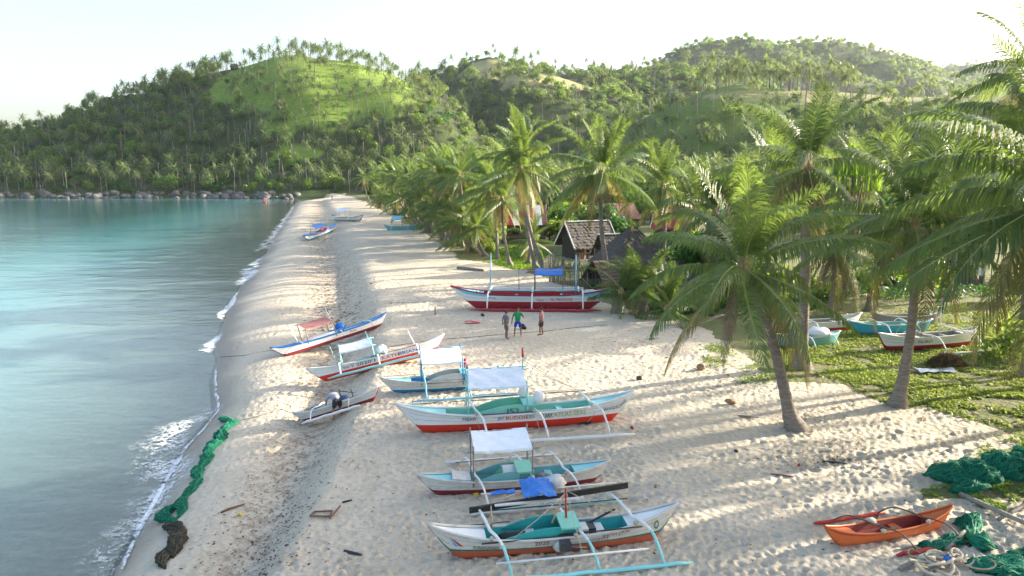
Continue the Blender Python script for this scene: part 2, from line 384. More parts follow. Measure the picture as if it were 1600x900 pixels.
# ------------------------------------------------------------------ sea
def sea_material():
    m, nt, nn, ll, b = nodes_of('sea'); nn.remove(b)
    ge = N(nt, 'ShaderNodeNewGeometry'); pos = ge.outputs['Position']
    dep = N(nt, 'ShaderNodeAttribute', attribute_name='depth').outputs['Fac']
    mp = N(nt, 'ShaderNodeMapping', {0: pos, 'Rotation': (0, 0, R(18)), 'Scale': (.45, 1, 1)})
    def noise(s, d=4.0, r=.6, v=None): return N(nt, 'ShaderNodeTexNoise', {'Vector': v or mp.outputs[0], 'Scale': s, 'Detail': d, 'Roughness': r}).outputs[0]
    h = mth(nt, 'ADD', mth(nt, 'MULTIPLY', noise(.55, 3), 1.0), mth(nt, 'ADD', mth(nt, 'MULTIPLY', noise(2.4, 4), .35), mth(nt, 'MULTIPLY', noise(.12, 2), 1.5)))
    bp = N(nt, 'ShaderNodeBump', {'Height': h, 'Strength': .34, 'Distance': .2})
    d2 = mth(nt, 'MULTIPLY', dep, mth(nt, 'ADD', .75, mth(nt, 'MULTIPLY', noise(.05, 4, .6, pos), .5)))
    f = mth(nt, 'SUBTRACT', 1.0, mth(nt, 'EXPONENT', mth(nt, 'MULTIPLY', d2, -.9)))
    r = nn.new('ShaderNodeValToRGB'); ll.new(mth(nt, 'DIVIDE', d2, 5.5), r.inputs[0])
    e = r.color_ramp.elements; e[0].position = 0; e[0].color = (.44, .60, .54, 1); e[1].position = 1; e[1].color = (.010, .08, .09, 1)
    q = e.new(.22); q.color = (.16, .40, .42, 1); q = e.new(.5); q.color = (.055, .23, .25, 1)
    df = N(nt, 'ShaderNodeBsdfDiffuse', {'Color': r.outputs[0], 'Normal': bp.outputs[0]})
    tr = N(nt, 'ShaderNodeBsdfTransparent', {'Color': (.90, .98, .95, 1)})
    body = N(nt, 'ShaderNodeMixShader', {0: f, 1: tr.outputs[0], 2: df.outputs[0]})
    gl = N(nt, 'ShaderNodeBsdfGlossy', {'Color': (1, 1, 1, 1), 'Roughness': .10, 'Normal': bp.outputs[0]})
    fr = N(nt, 'ShaderNodeFresnel', {'IOR': 1.33, 'Normal': bp.outputs[0]})
    mx = N(nt, 'ShaderNodeMixShader', {0: fr.outputs[0], 1: body.outputs[0], 2: gl.outputs[0]})
    ll.new(mx.outputs[0], nn['Material Output'].inputs[0]); return m
us = np.concatenate([np.linspace(-9, -1, 60), np.linspace(-.98, .4, 260)])
ys = np.concatenate([np.linspace(-60, 9, 20), np.geomspace(9.5, 420, 220)])
def zsea(X, Y): return X * 0
V, F = sheet(us, ys, zsea, 'sea')
keep = (zg(V[:, 0], V[:, 1]) < .25)
F = F[keep[F].any(1)]
used = np.unique(F); mp_ = np.zeros(len(V), int); mp_[used] = np.arange(len(used)); V = V[used]; F = mp_[F]
dep = np.maximum(-zg(V[:, 0], V[:, 1]), 0) * 1.0
props(link('sea', npmesh('sea', V, F, smooth=True, attrs={'depth': dep}), sea_material()), kind='structure')
# foam lace along the water's edge: strips that lie just above sand and water
def foam_material():
    m, nt, nn, ll, b = nodes_of('foam')
    ge = N(nt, 'ShaderNodeNewGeometry'); pos = ge.outputs['Position']
    at = N(nt, 'ShaderNodeAttribute', attribute_name='dens').outputs['Fac']
    w = N(nt, 'ShaderNodeTexNoise', {'Vector': pos, 'Scale': 1.1, 'Detail': 3.0}).outputs[1]
    pv = mixc(nt, .25, (0, 0, 0), w)
    va = N(nt, 'ShaderNodeVectorMath', {0: pos, 1: pv}, operation='ADD')
    def fil(sc, dt):
        n = N(nt, 'ShaderNodeTexNoise', {'Vector': va.outputs[0], 'Scale': sc, 'Detail': dt, 'Roughness': .65}).outputs[0]
        return mth(nt, 'ABSOLUTE', mth(nt, 'SUBTRACT', n, .5))
    f = mth(nt, 'MINIMUM', fil(1.6, 5.0), fil(3.4, 4.0))
    big = N(nt, 'ShaderNodeTexNoise', {'Vector': pos, 'Scale': .7, 'Detail': 4.0}).outputs[0]
    w_ = mth(nt, 'MULTIPLY', mth(nt, 'MULTIPLY', at, at), mth(nt, 'MULTIPLY', rampn(nt, big, .3, .65), .16))
    a = mth(nt, 'SUBTRACT', 1.0, mth(nt, 'DIVIDE', f, mth(nt, 'ADD', w_, .0005)))
    a = mth(nt, 'MULTIPLY', mth(nt, 'MAXIMUM', mth(nt, 'MINIMUM', a, 1.0), 0.0), mth(nt, 'MINIMUM', mth(nt, 'MULTIPLY', at, 1.6), 1.0))
    b.inputs['Base Color'].default_value = (.86, .88, .88, 1); b.inputs['Roughness'].default_value = .7
    ll.new(a, b.inputs['Alpha']); return m
M_foam = foam_material()
def foam_strip(pts, name='foam'):
    """pts: px, py, half width (m), density"""
    P = np.array([(*G(p[0], p[1])[:2], p[2], p[3]) for p in pts]); n = 26 * len(pts)
    d = np.concatenate([[0], np.cumsum(np.hypot(*np.diff(P[:, :2], axis=0).T))]); s = np.linspace(0, d[-1], n)
    Q = np.stack([np.interp(s, d, P[:, k]) for k in range(4)], 1)
    T = np.gradient(Q[:, :2], axis=0); T /= np.linalg.norm(T, axis=1)[:, None] + 1e-9; Nn = np.stack([T[:, 1], -T[:, 0]], 1)
    Q[:, :2] += Nn * (.5 * Q[:, 2] * (vnoise(s * .8, s * 0, 9) - .5) * 2)[:, None]
    k = 9; V = []; D = []
    for j in range(k):
        e = (j / (k - 1) - .5) * 2
        xy = Q[:, :2] + Nn * (Q[:, 2] * e * (.7 + .6 * vnoise(s * 1.3, s * 0 + j * .1, 14)))[:, None]
        z = np.maximum(zg(xy[:, 0], xy[:, 1]) + rel(xy[:, 0], xy[:, 1]), 0) + .022 + .03 * (1 - e * e) * Q[:, 3]
        V.append(np.column_stack([xy, z])); 
        prof = (1 - abs(e) ** 2.5) if e > 0 else (1 - abs(e) ** 1.5)
        D.append(Q[:, 3] * prof * np.clip(np.minimum(s, d[-1] - s) / 1.0, 0, 1))
    V = np.stack(V, 1).reshape(-1, 3); D = np.stack(D, 1).ravel()
    q = np.arange(n * k).reshape(n, k); F = np.stack([q[:-1, :-1], q[:-1, 1:], q[1:, 1:], q[1:, :-1]], -1).reshape(-1, 4)
    return props(link(name, npmesh(name, V, F, smooth=True, attrs={'dens': D}), M_foam), label='thin white foam of a small wave breaking on the wet sand', kind='stuff')
foam_strip([(130, 950, 1.0, .40), (180, 880, 1.1, .45), (222, 800, 1.4, .55), (250, 735, 1.5, .6), (278, 690, 1.6, .6), (305, 655, 1.4, .52), (325, 632, .9, .4)])
foam_strip([(183, 905, .12, 1.3), (222, 822, .13, 1.3), (258, 752, .13, 1.2), (290, 702, .15, 1.3), (322, 668, .13, 1.2), (340, 644, .1, 1.2), (338, 612, .1, 1.1), (336, 575, .1, 1.0)])
foam_strip([(318, 556, .5, .8), (328, 545, .7, 1.15), (338, 532, .5, 1.1), (343, 520, .3, .9)])
foam_strip([(343, 502, .25, .9), (349, 490, .5, 1.1), (356, 480, .5, 1.1), (365, 468, .3, .9), (374, 455, .2, .7)])
foam_strip([(374, 448, .5, .75), (383, 436, 1.1, 1.0), (392, 424, 1.2, 1.0), (400, 412, .8, .9), (404, 404, .4, .7)])
foam_strip([(400, 395, .6, .5), (412, 385, .9, .6), (424, 372, 1.1, .7), (433, 360, .9, .6)])
foam_strip([(430, 364, 1.0, .6), (440, 350, 1.1, .65), (449, 338, 1.1, .65), (458, 323, .9, .55)])
# ------------------------------------------------------------------ palms and trees
def frond_np(seed, el0, L, curve, n=60, lw=.05, ll_=.85, droop=.6, lift=.25, twist=0.0, rach=True):
    """one coconut frond that starts at the origin and goes out along +X; returns V, quads, tris, tone"""
    q = np.random.default_rng(seed); m = 14
    s = np.linspace(0, 1, m); e = el0 - curve * s ** 1.4
    seg = L / (m - 1); P = np.zeros((m, 3)); yb = 0
    for i in range(1, m):
        yb = twist * s[i]
        P[i] = P[i - 1] + seg * np.array([math.cos(e[i]) * math.cos(yb), math.cos(e[i]) * math.sin(yb), math.sin(e[i])])
    def at(t):
        return np.stack([np.interp(t, s, P[:, k]) for k in range(3)], 1), np.interp(t, s, e)
    V = []; Q = []; T = []; tone = []; c = 0
    if rach:
        w = np.interp(s, [0, .1, 1], [.055, .035, .006]) * L / 4.5
        tx = np.stack([np.cos(e), 0 * e, np.sin(e)], 1); up = np.stack([-np.sin(e), 0 * e, np.cos(e)], 1); sd_ = np.array([0, 1, 0])
        ring = np.stack([P + sd_ * w[:, None], P + up * w[:, None] * .6, P - sd_ * w[:, None], P - up * w[:, None] * .7], 1).reshape(-1, 3)
        V.append(ring); tone.append(np.full(len(ring), 1.0))
        a = np.arange(m * 4).reshape(m, 4)
        Q.append(np.stack([a[:-1], np.roll(a, -1, 1)[:-1], np.roll(a, -1, 1)[1:], a[1:]], -1).reshape(-1, 4)); c += len(ring)
    for sgn in (-1, 1):
        t = np.linspace(.10, .995, n) + q.uniform(-.006, .006, n); t = np.clip(t, .05, 1)
        B, ee = at(t)
        tx = np.stack([np.cos(ee), 0 * ee, np.sin(ee)], 1); up = np.stack([-np.sin(ee), 0 * ee, np.cos(ee)], 1)
        al = np.interp(t, [0, .5, 1], [R(72), R(55), R(18)]) + q.uniform(-.14, .14, n)
        ln = ll_ * np.interp(t, [0, .15, .4, .8, 1], [.45, .85, 1, .8, .35]) * q.uniform(.85, 1.1, n) * L / 4.5
        d = tx * np.cos(al)[:, None] + np.array([0, sgn, 0]) * np.sin(al)[:, None] + up * (lift * q.uniform(.5, 1.4, n))[:, None]
        d /= np.linalg.norm(d, axis=1)[:, None]
        dr = droop * q.uniform(.5, 1.6, n)
        d2 = d + np.array([0, 0, -1.0]) * dr[:, None]; d2 /= np.linalg.norm(d2, axis=1)[:, None]
        d3 = d + np.array([0, 0, -1.0]) * (2.2 * dr)[:, None]; d3 /= np.linalg.norm(d3, axis=1)[:, None]
        m1 = B + d * (ln * .38)[:, None]; m2 = m1 + d2 * (ln * .34)[:, None]; tip = m2 + d3 * (ln * .28)[:, None]
        wv = tx * (lw / 2)
        blk = np.stack([B - wv * .6, B + wv * .6, m1 - wv, m1 + wv, m2 - wv * .8, m2 + wv * .8, tip], 1).reshape(-1, 3)
        V.append(blk); tn = q.random(n); tone.append(np.repeat(tn, 7))
        i = c + 7 * np.arange(n)
        Q.append(np.stack([i, i + 1, i + 3, i + 2], 1)); Q.append(np.stack([i + 2, i + 3, i + 5, i + 4], 1)); T.append(np.stack([i + 4, i + 5, i + 6], 1)); c += 7 * n
    return np.concatenate(V), np.concatenate(Q), np.concatenate(T), np.concatenate(tone)
FR = {}
def make_fronds():
    spec = {'young': (80, 34, .4), 'up': (60, 50, .8), 'mid': (35, 50, 1.2), 'out': (12, 46, 1.6), 'low': (-14, 38, 1.8), 'hang': (-45, 40, .9), 'dead': (-66, 24, .6)}
    for k, (el, cu, dr) in spec.items():
        FR[k] = []
        for j in range(3):
            v, q, t, tn = frond_np(hash(k) % 1000 * 0 + 17 * j + len(k) * 7, R(el), 4.5, R(cu + 10 * (j - 1)), 84, .050 if k != 'dead' else .045, (1.06 if k != 'dead' else .75), dr * (1 + .12 * (j - 1)), {'young': .3, 'up': .25, 'mid': .15, 'out': .05, 'low': .0, 'hang': .0}.get(k, -.1), R(12) * (j - 1))
            FR[k].append(npmesh('frond_' + k, v, [q, t], tn)); mi = np.zeros(len(q) + len(t), np.int32); mi[:52] = 1
            FR[k][-1].materials.append({'dead': M_palmdead, 'hang': M_palmold}.get(k, M_palm)); FR[k][-1].materials.append(M_rib if k != 'dead' else M_palmdead); FR[k][-1].polygons.foreach_set('material_index', mi)
make_fronds()
def trunk_pts(top, bow, n=12):
    top = Vector(top); side = Vector((top.x, top.y, 0)); 
    pts = []
    for i in range(n + 1):
        t = i / n; pts.append(Vector((top.x * t ** .75 * 1.0, top.y * t ** .75, top.z * t)) + Vector((bow[0], bow[1], 0)) * math.sin(math.pi * t))
    return pts
def trunk_mesh(top, bow, r0=.2, r1=.11, skirt=0, seed=0):
    q = random.Random(seed); h = Vector(top).length; n = max(10, int(h * 5))
    pts = trunk_pts(top, bow, n); rad = []
    for i in range(n + 1):
        t = i / n; r = r0 * (1 - t) + r1 * t + r0 * 1.1 * math.exp(-t * h / .45)
        rad.append(r * (1 + .07 * (i % 2) + q.uniform(-.03, .03)))
    b = MB().tube([pts[0] - Vector((0, 0, .25))] + pts, [rad[0] * 1.1] + rad, 9)
    return b
NUT = MB().blob((0, 0, 0), (.12, .12, .15), 8, 6, .05).mesh('coconut')
M_nut = mat('coconut_husk', (.20, .24, .06), .6, .4, 3, 0); NUT.materials.append(M_nut)
M_nutbr = mat('flower_stalk', (.33, .24, .12), .8, .3, 3, 0)
def palm(px, py, top, label, nf=24, fl=4.3, bow=(0, 0), seed=1, cat='palm tree', group=None, dead=2, hang=3, young=5, r0=.17, nuts=5, loc=None, aim=0, lowf=5, az0=None, sheath=True, extra=()):
    """palm rooted at the ground seen at (px,py); top = (dx,dy,height) of the crown"""
    q = random.Random(seed); p = loc if loc is not None else G(px, py)
    t = thing('coconut_palm', label, cat, p, 0, group)
    T = Vector(top)
    if T.z > .6: trunk_mesh(T, bow, r0, r0 * .62, seed=seed).build('trunk', M_palmbark, t)
    order = ['young'] * young + ['up'] * max(2, (nf - young - lowf - hang - dead) * 3 // 10) + ['mid'] * max(2, (nf - young - lowf - hang - dead) * 4 // 10)
    order += ['out'] * max(2, nf - len(order) - lowf - hang - dead) + ['low'] * lowf + ['hang'] * hang + ['dead'] * dead
    az = q.uniform(0, 6.28) if az0 is None else az0
    for i, k in enumerate(order):
        az += 2.39996
        o = link('frond', q.choice(FR[k]), None, t)
        o.location = T + Vector((math.cos(az) * .07, math.sin(az) * .07, -.25 + .3 * (1 - i / len(order))))
        sc = fl / 4.5 * q.uniform(.88, 1.08) * (.72 if k == 'dead' else .92 if k == 'young' else 1)
        o.scale = (sc,) * 3; o.rotation_euler = (q.uniform(-.35, .35), q.uniform(-.14, .14), az + q.uniform(-.25, .25))
    for k, a_, sc in extra:
        o = link('frond', q.choice(FR[k]), None, t); o.location = T; o.scale = (sc,) * 3; o.rotation_euler = (q.uniform(-.2, .2), 0, a_)
    if sheath and T.z > .6:
        b = MB()
        for i in range(7):
            a = i * .9 + seed; d = Vector((math.cos(a), math.sin(a), 0))
            b.tube([T + d * .1 + Vector((0, 0, -.45)), T + d * .16 + Vector((0, 0, -.1)), T + d * .05 + Vector((0, 0, .35))], [.07, .09, .03], 5)
        b.build('leaf_sheath', M_nutbr, t)
    for i in range(nuts):
        a = q.uniform(0, 6.28); o = link('coconut', NUT, None, t)
        o.location = T + Vector((math.cos(a) * .26, math.sin(a) * .26, -.35 - q.uniform(0, .3))); s_ = q.uniform(.8, 1.15); o.scale = (s_,) * 3
    return t
# --- the palms round the village and at the frame's right edge
palm(1245, 670, (-2.35, -.2, 6.1), 'short leaning coconut palm alone on open sand above the orange canoe', 25, 4.45, (.35, 0), 3, hang=3, dead=2, young=4, r0=.21, nuts=8, lowf=6, az0=.4)
palm(1252, 575, (-.25, .3, 9.6), 'tall straight palm with pale thick trunk and a shaggy grey crown', 22, 4.4, (.1, 0), 5, hang=5, dead=6, young=4, r0=.27, nuts=6, lowf=3)
palm(1402, 634, (.15, .3, 7.3), 'dark trunked coconut palm on the grass edge with a trunk bending slightly', 26, 4.6, (.28, 0), 8, hang=3, dead=1, young=5, r0=.2, nuts=5, lowf=6)
palm(0, 0, (-.3, .0, 8.6), 'coconut palm past the frame edge whose long fronds reach over the grass', 26, 5.6, (.3, 0), 11, hang=3, dead=1, young=4, nuts=3, loc=Vector((16.0, 19.6, 2.0)), lowf=9, extra=[('low', 3.3, 1.15), ('hang', 3.0, 1.2), ('mid', 3.05, 1.15)])
palm(0, 0, (-1.0, .0, 14.4), 'tall palm at the top corner with a ragged crown against the white sky', 18, 4.4, (.3, 0), 14, hang=3, dead=3, young=4, nuts=3, loc=Vector((26.5, 35.0, 2.0)))
palm(0, 0, (-.3, .0, 11.5), 'palm just below the tall corner palm with feathery fronds', 22, 4.8, (.3, 0), 15, hang=3, dead=2, young=4, nuts=3, loc=Vector((23.4, 30.5, 2.0)))
palm(958, 452, (-1.1, .3, 9.6), 'big full coconut palm leaning over the stern of the red and white boat', 30, 5.2, (-.35, 0), 17, hang=4, dead=4, young=6, nuts=9, r0=.22, lowf=6)
palm(853, 424, (-2.4, .3, 9.8), 'coconut palm with a slanting pale trunk beside the nipa hut', 26, 5.0, (-.3, 0), 19, hang=4, dead=4, young=5, nuts=6, r0=.2, lowf=5)
palm(838, 420, (-1.4, 1.0, 11.4), 'second slanting trunk close behind the palm beside the nipa hut', 24, 4.6, (-.3, 0), 20, hang=2, dead=2, young=6, nuts=3, r0=.2)
palm(778, 405, (-.9, .3, 8.2), 'coconut palm with a dense drooping crown before the striped roof', 26, 4.8, (.3, 0), 23, hang=5, dead=4, young=4, nuts=8, lowf=6)
palm(798, 415, (-.9, .4, 7.0), 'thin palm on the bright lawn between striped roof and sand', 22, 4.2, (-.2, 0), 24, hang=4, dead=2)
palm(826, 412, (.2, 0, 2.6), 'small young palm on the lawn beside the bamboo fence', 14, 3.0, (0, 0), 26, hang=1, dead=0, nuts=0, young=5)
palm(1003, 492, (.1, 0, 1.4), 'bushy young palm in front of the low thatch roof', 18, 3.7, (0, 0), 28, hang=1, dead=1, nuts=0, young=8, lowf=2)
palm(968, 490, (.1, 0, 1.6), 'dark stubby young palm at the stern of the biggest boat', 14, 2.6, (0, 0), 29, hang=3, dead=3, nuts=0, young=4, lowf=2)
palm(1040, 500, (.1, 0, .9), 'low young palm with yellow midribs beside a sand bank', 14, 3.6, (0, 0), 30, hang=1, dead=1, nuts=0, young=6, lowf=2)
palm(1357, 486, (0, 0, 1.4), 'little palm with stiff fronds on grass behind the teal boat', 12, 2.0, (0, 0), 31, hang=0, dead=0, nuts=0, young=3, lowf=0)
palm(1296, 494, (0, 0, 4.6), 'palm with bleached dead fronds hanging near the grass', 18, 4.2, (.1, 0), 33, hang=5, dead=6, nuts=2, young=3)
palm(1075, 440, (.2, 0, 6.4), 'mid height palm rising behind the grey gabled house', 22, 4.6, (.2, 0), 35, hang=2, dead=2, nuts=2)
palm(1035, 430, (-.2, 0, 8.2), 'palm with yellowing low fronds between two thatch roofs', 24, 4.6, (.2, 0), 36, hang=5, dead=2, nuts=3)
palm(1115, 470, (-.2, 0, 6.6), 'palm with bright upright fronds behind the leaning sand palm', 22, 4.6, (.2, 0), 37, hang=2, dead=1, nuts=3, young=9)
palm(1480, 470, (0, 0, 8.0), 'palm crown rising above the dark bamboo wall', 22, 4.6, (.2, 0), 38, hang=3, dead=2, nuts=3)
palm(1330, 450, (0, 0, 8.6), 'palm with silvery fronds between almond tree and bamboo wall', 24, 4.6, (.2, 0), 39, hang=3, dead=2, nuts=3)
palm(1195, 455, (0, 0, 9.0), 'palm half hidden behind the straight pale trunk', 22, 4.4, (.2, 0), 40, hang=3, dead=3, nuts=3)
palm(1560, 480, (.6, 0, 7.4), 'palm behind the fence with fronds touching the frame edge', 22, 4.6, (.2, 0), 42, hang=3, dead=2, nuts=3)
# palms standing in a row beyond the frame: their shade lies across the sand
for i, (x, y, h) in enumerate([(23, 22.5, 7.5), (26.5, 26.5, 9), (33.5, 29, 11), (21.5, 15.5, 7.5), (30, 20.5, 10), (38, 36, 12), (29, 12.5, 9.5), (37.5, 25, 12.5), (34, 17.5, 11.5), (23.0, 28.8, 8.3), (33.5, 37.5, 13.5), (30.5, 33.5, 11.5), (27.5, 22.5, 9)]):
    palm(0, 0, (-.5, .2, h), 'coconut palm just outside the frame whose crown shades the near sand', 22, 4.7, (.3, 0), 60 + i, hang=3, dead=1, nuts=0, loc=Vector((x, y, 2.0)), group='palms beyond the frame')

def crown_np(seed, n=15, L=3.0, h=8.5, leaf=13, lw=.26):
    q = np.random.default_rng(seed); Vs = []; Qs = []; Ts = []; tn = []; c = 0; az = q.uniform(0, 6)
    for i in range(n):
        az += 2.4; t = i / n; el = 82 - 135 * t ** .85
        v, qq, tt, to = frond_np(seed * 100 + i, R(el), L * q.uniform(.85, 1.1), R(40 + 45 * math.sin(math.pi * min(1, t * 1.1))), leaf, lw, 1.0, .6 + .5 * t, .25)
        ca, sa = math.cos(az), math.sin(az)
        v = np.stack([v[:, 0] * ca - v[:, 1] * sa, v[:, 0] * sa + v[:, 1] * ca, v[:, 2] + h], 1)
        Vs.append(v); Qs.append(qq + c); Ts.append(tt + c); tn.append(to * (1 if t < .8 else .6) + (.35 if t > .8 else 0)); c += len(v)
    return np.concatenate(Vs), np.concatenate(Qs), np.concatenate(Ts), np.clip(np.concatenate(tn), 0, 1)
HP = []
for k, (h, n, L) in enumerate([(8.5, 18, 3.7), (10.5, 17, 3.8), (9.5, 20, 4.0), (7.5, 15, 3.5), (11.5, 16, 3.6)]):
    v, q_, t_, tn = crown_np(40 + k, n, L, h); me = npmesh('palm_crown', v, [q_, t_], tn); me.materials.append(M_hillpalm)
    b = MB().tube([(0, 0, -1.0), (.05 * k, 0, h * .3), (.12, .1 * k - .2, h * .7), (0, 0, h)], [.24, .17, .15, .13], 6); mt = b.mesh('palm_trunk'); mt.materials.append(M_palmbark)
    HP.append((mt, me))
def tree_np(seed, rx, rz, n=520, size=.75, h=5.0, lobes=9):
    q = np.random.default_rng(seed); C = []; rr = []
    for i in range(lobes):
        a = q.uniform(0, 6.28); r = q.uniform(.15, .72); C.append((rx * r * math.cos(a), rx * r * math.sin(a), h + rz * q.uniform(-.55, .6))); rr.append(q.uniform(.32, .52) * rx)
    C.append((0, 0, h + rz * .45)); rr.append(.5 * rx); C = np.array(C); rr = np.array(rr)
    w = rr ** 2 / np.sum(rr ** 2); idx = q.choice(len(C), n, p=w)
    d = q.normal(size=(n, 3)); d[:, 2] = d[:, 2] + .35; d /= np.linalg.norm(d, axis=1)[:, None]
    P = C[idx] + d * (rr[idx] * q.uniform(.62, 1.12, n))[:, None] * np.array([1, 1, .8])
    nn_ = d + q.normal(size=(n, 3)) * .55; nn_ /= np.linalg.norm(nn_, axis=1)[:, None]
    a = np.cross(nn_, q.normal(size=(n, 3))); a /= np.linalg.norm(a, axis=1)[:, None]; b = np.cross(nn_, a)
    s = size * q.uniform(.5, 1.15, n)[:, None]; 
    V = np.stack([P - a * s * .5, P - b * s * .32 + nn_ * s * .08, P + a * s * .5, P + b * s * .32 + nn_ * s * .08], 1).reshape(-1, 3)
    i = 4 * np.arange(n); F = np.stack([i, i + 1, i + 2, i + 3], 1)
    lt = q.random(len(C)); tone = np.clip(lt[idx] * .6 + q.random(n) * .45, 0, 1)
    return V, F, np.repeat(tone, 4)
def limbs(h, rx, seed, r=.2):
    q = random.Random(seed); b = MB().tube([(0, 0, -1), (.1, 0, h * .3), (.1, .1, h * .6), (0, 0, h)], [r * 1.4, r, r * .8, r * .4], 7)
    for i in range(5):
        a = i * 1.3 + q.random(); z0 = h * q.uniform(.4, .7)
        b.tube([(.1, .05, z0), (rx * .3 * math.cos(a), rx * .3 * math.sin(a), z0 + h * .18), (rx * .6 * math.cos(a), rx * .6 * math.sin(a), h * 1.05)], [r * .5, r * .35, r * .12], 5)
    return b
BT = []
for k, (rx, rz, h, n, s) in enumerate([(3.6, 2.6, 5.2, 620, .8), (4.6, 3.0, 6.0, 800, .85), (3.0, 3.4, 6.2, 560, .75), (4.0, 2.2, 4.2, 640, .8), (5.4, 3.2, 7.0, 900, .9), (2.6, 1.9, 2.6, 420, .65)]):
    v, f, tn = tree_np(70 + k, rx, rz, n, s, h); me = npmesh('tree_crown', v, f, tn); me.materials.append(M_leaf)
    mt = limbs(h, rx, k).mesh('tree_trunk'); mt.materials.append(M_bark); BT.append((mt, me))
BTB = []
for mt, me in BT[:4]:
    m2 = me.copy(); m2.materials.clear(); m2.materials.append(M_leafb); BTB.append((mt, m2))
def plant_copy(kind, var, p, s, rz, label, cat, group, name):
    mt, me = kind[var]; t = thing(name, label, cat, p, rz, group); t.scale = (s, s, s)
    link('trunk', mt, None, t); link('crown', me, None, t); return t
# --- where trees stand on the hills: scatter over the ground, keep what can be seen
def scatter(n, x0, x1, y0, y1):
    X = rng.uniform(x0, x1, n); Y = rng.uniform(y0, y1, n); return X, Y
def seen(X, Y, Z, top):
    u = X / Y; i = np.clip((u + 1.5) / 3 * (SU - 1), 0, SU - 1).astype(int); j = np.clip(np.log(Y * .985 / 120) / math.log(2600 / 120) * (SY - 1), 0, SY - 1).astype(int)
    return (Z + top - ZC) / Y > SCR[j, i]
SU, SY = 700, 320
_u, _y = np.meshgrid(np.linspace(-1.5, 1.5, SU), np.geomspace(120, 2600, SY)); SCR = np.maximum.accumulate((zg(_u * _y, _y) - ZC) / _y, axis=0)
def thin(X, Y, r):
    """drop points closer than r to an earlier one"""
    cell = {}; keep = np.zeros(len(X), bool)
    for i in range(len(X)):
        rr = r[i] if np.ndim(r) else r; k = (int(X[i] // 12), int(Y[i] // 12)); bad = False
        for a in (-1, 0, 1):
            for b in (-1, 0, 1):
                for (x, y) in cell.get((k[0] + a, k[1] + b), ()):
                    if (x - X[i]) ** 2 + (y - Y[i]) ** 2 < rr * rr: bad = True
        if not bad: keep[i] = True; cell.setdefault(k, []).append((X[i], Y[i]))
    return keep
trees = []   # (depth, kind, var, X, Y, Z, scale, px, py)
def region(px, py, Y):
    g = any(inpoly(np.array([px]), np.array([py]), p)[0] for p in GRASS) and Y < 560
    dr = any(inpoly(np.array([px]), np.array([py]), p)[0] for p in DRY)
    return g, dr
def plantset(n, x0, x1, y0, y1, minpx=-60, maxpx=1680):
    X, Y = scatter(n, x0, x1, y0, y1); Z = zg(X, Y); px, py, d = proj(X, Y, Z)
    ok = (px > minpx) & (px < maxpx) & (Z > 2.3)
    X, Y, Z, px, py = X[ok], Y[ok], Z[ok], px[ok], py[ok]
    v = seen(X, Y, Z, 9); return X[v], Y[v], Z[v], px[v], py[v]
# hill A and its feet
X, Y, Z, px, py = plantset(34000, -420, 20, 334, 545)
for x, y, z, a, b in zip(X, Y, Z, px, py):
    g, dr = region(a, b, y)
    near = b > 285
    if g:
        sky_ = y > 448
        if rng.random() < (.26 if (sky_ and a > 445) else .05 if sky_ else .22 if b > 150 else .09): trees.append((y, 'palm', x, y, z, rng.uniform(.62, .88) if sky_ else rng.uniform(.75, 1.05), a, b))
        elif rng.random() < .008: trees.append((y, 'leaf', x, y, z, rng.uniform(.35, .7), a, b))
    else:
        pp = np.interp(a, [0, 150, 300, 420, 620, 720], [.16, .2, .36, .45, .36, .22])
        if near and a < 520: pp = .4
        if rng.random() < pp: trees.append((y, 'palm', x, y, z, rng.uniform(.7, 1.1), a, b))
        else: trees.append((y, 'leaf', x, y, z, rng.uniform(.6, 1.35), a, b))
# middle ridges and knolls
X, Y, Z, px, py = plantset(26000, -140, 420, 400, 720)
for x, y, z, a, b in zip(X, Y, Z, px, py):
    if y < 545 and x < 20: continue
    g, dr = region(a, b, y)
    if dr and rng.random() < .975: continue
    if g and rng.random() < .9: continue
    trees.append((y, 'palm' if rng.random() < .16 else 'leaf', x, y, z, rng.uniform(.7, 1.5), a, b))
# plantation on the near low ridge
X, Y, Z, px, py = plantset(9000, 40, 330, 200, 345)
for x, y, z, a, b in zip(X, Y, Z, px, py):
    dr = 146 < b < 168 and a > 1090
    cr = y > 308 and 1090 < a < 1340
    if cr:
        if rng.random() < .8: trees.append((y, 'palm', x, y, z, rng.uniform(.85, 1.25), a, b))
        continue
    if dr and rng.random() < .96: continue
    if 1000 < a < 1150 and b < 215 and rng.random() < .75: continue
    trees.append((y, 'palm' if rng.random() < .5 else 'leaf', x, y, z, rng.uniform(.6, 1.15), a, b))
# coconut grove behind the village
X, Y = scatter(4500, 6, 230, 92, 215); Z = zg(X, Y); px, py, d = proj(X, Y, Z)
edge = np.interp(Y, [92, 120, 160, 215], [-2, -9, -18, -30])
for x, y, z, a, b in zip(X, Y, Z, px, py):
    if a > 1700 or (770 < a < 1120 and y < 122): continue
    trees.append((y, 'palm' if rng.random() < .55 else 'leaf', x, y, z, rng.uniform(.55, 1.0), a, b))
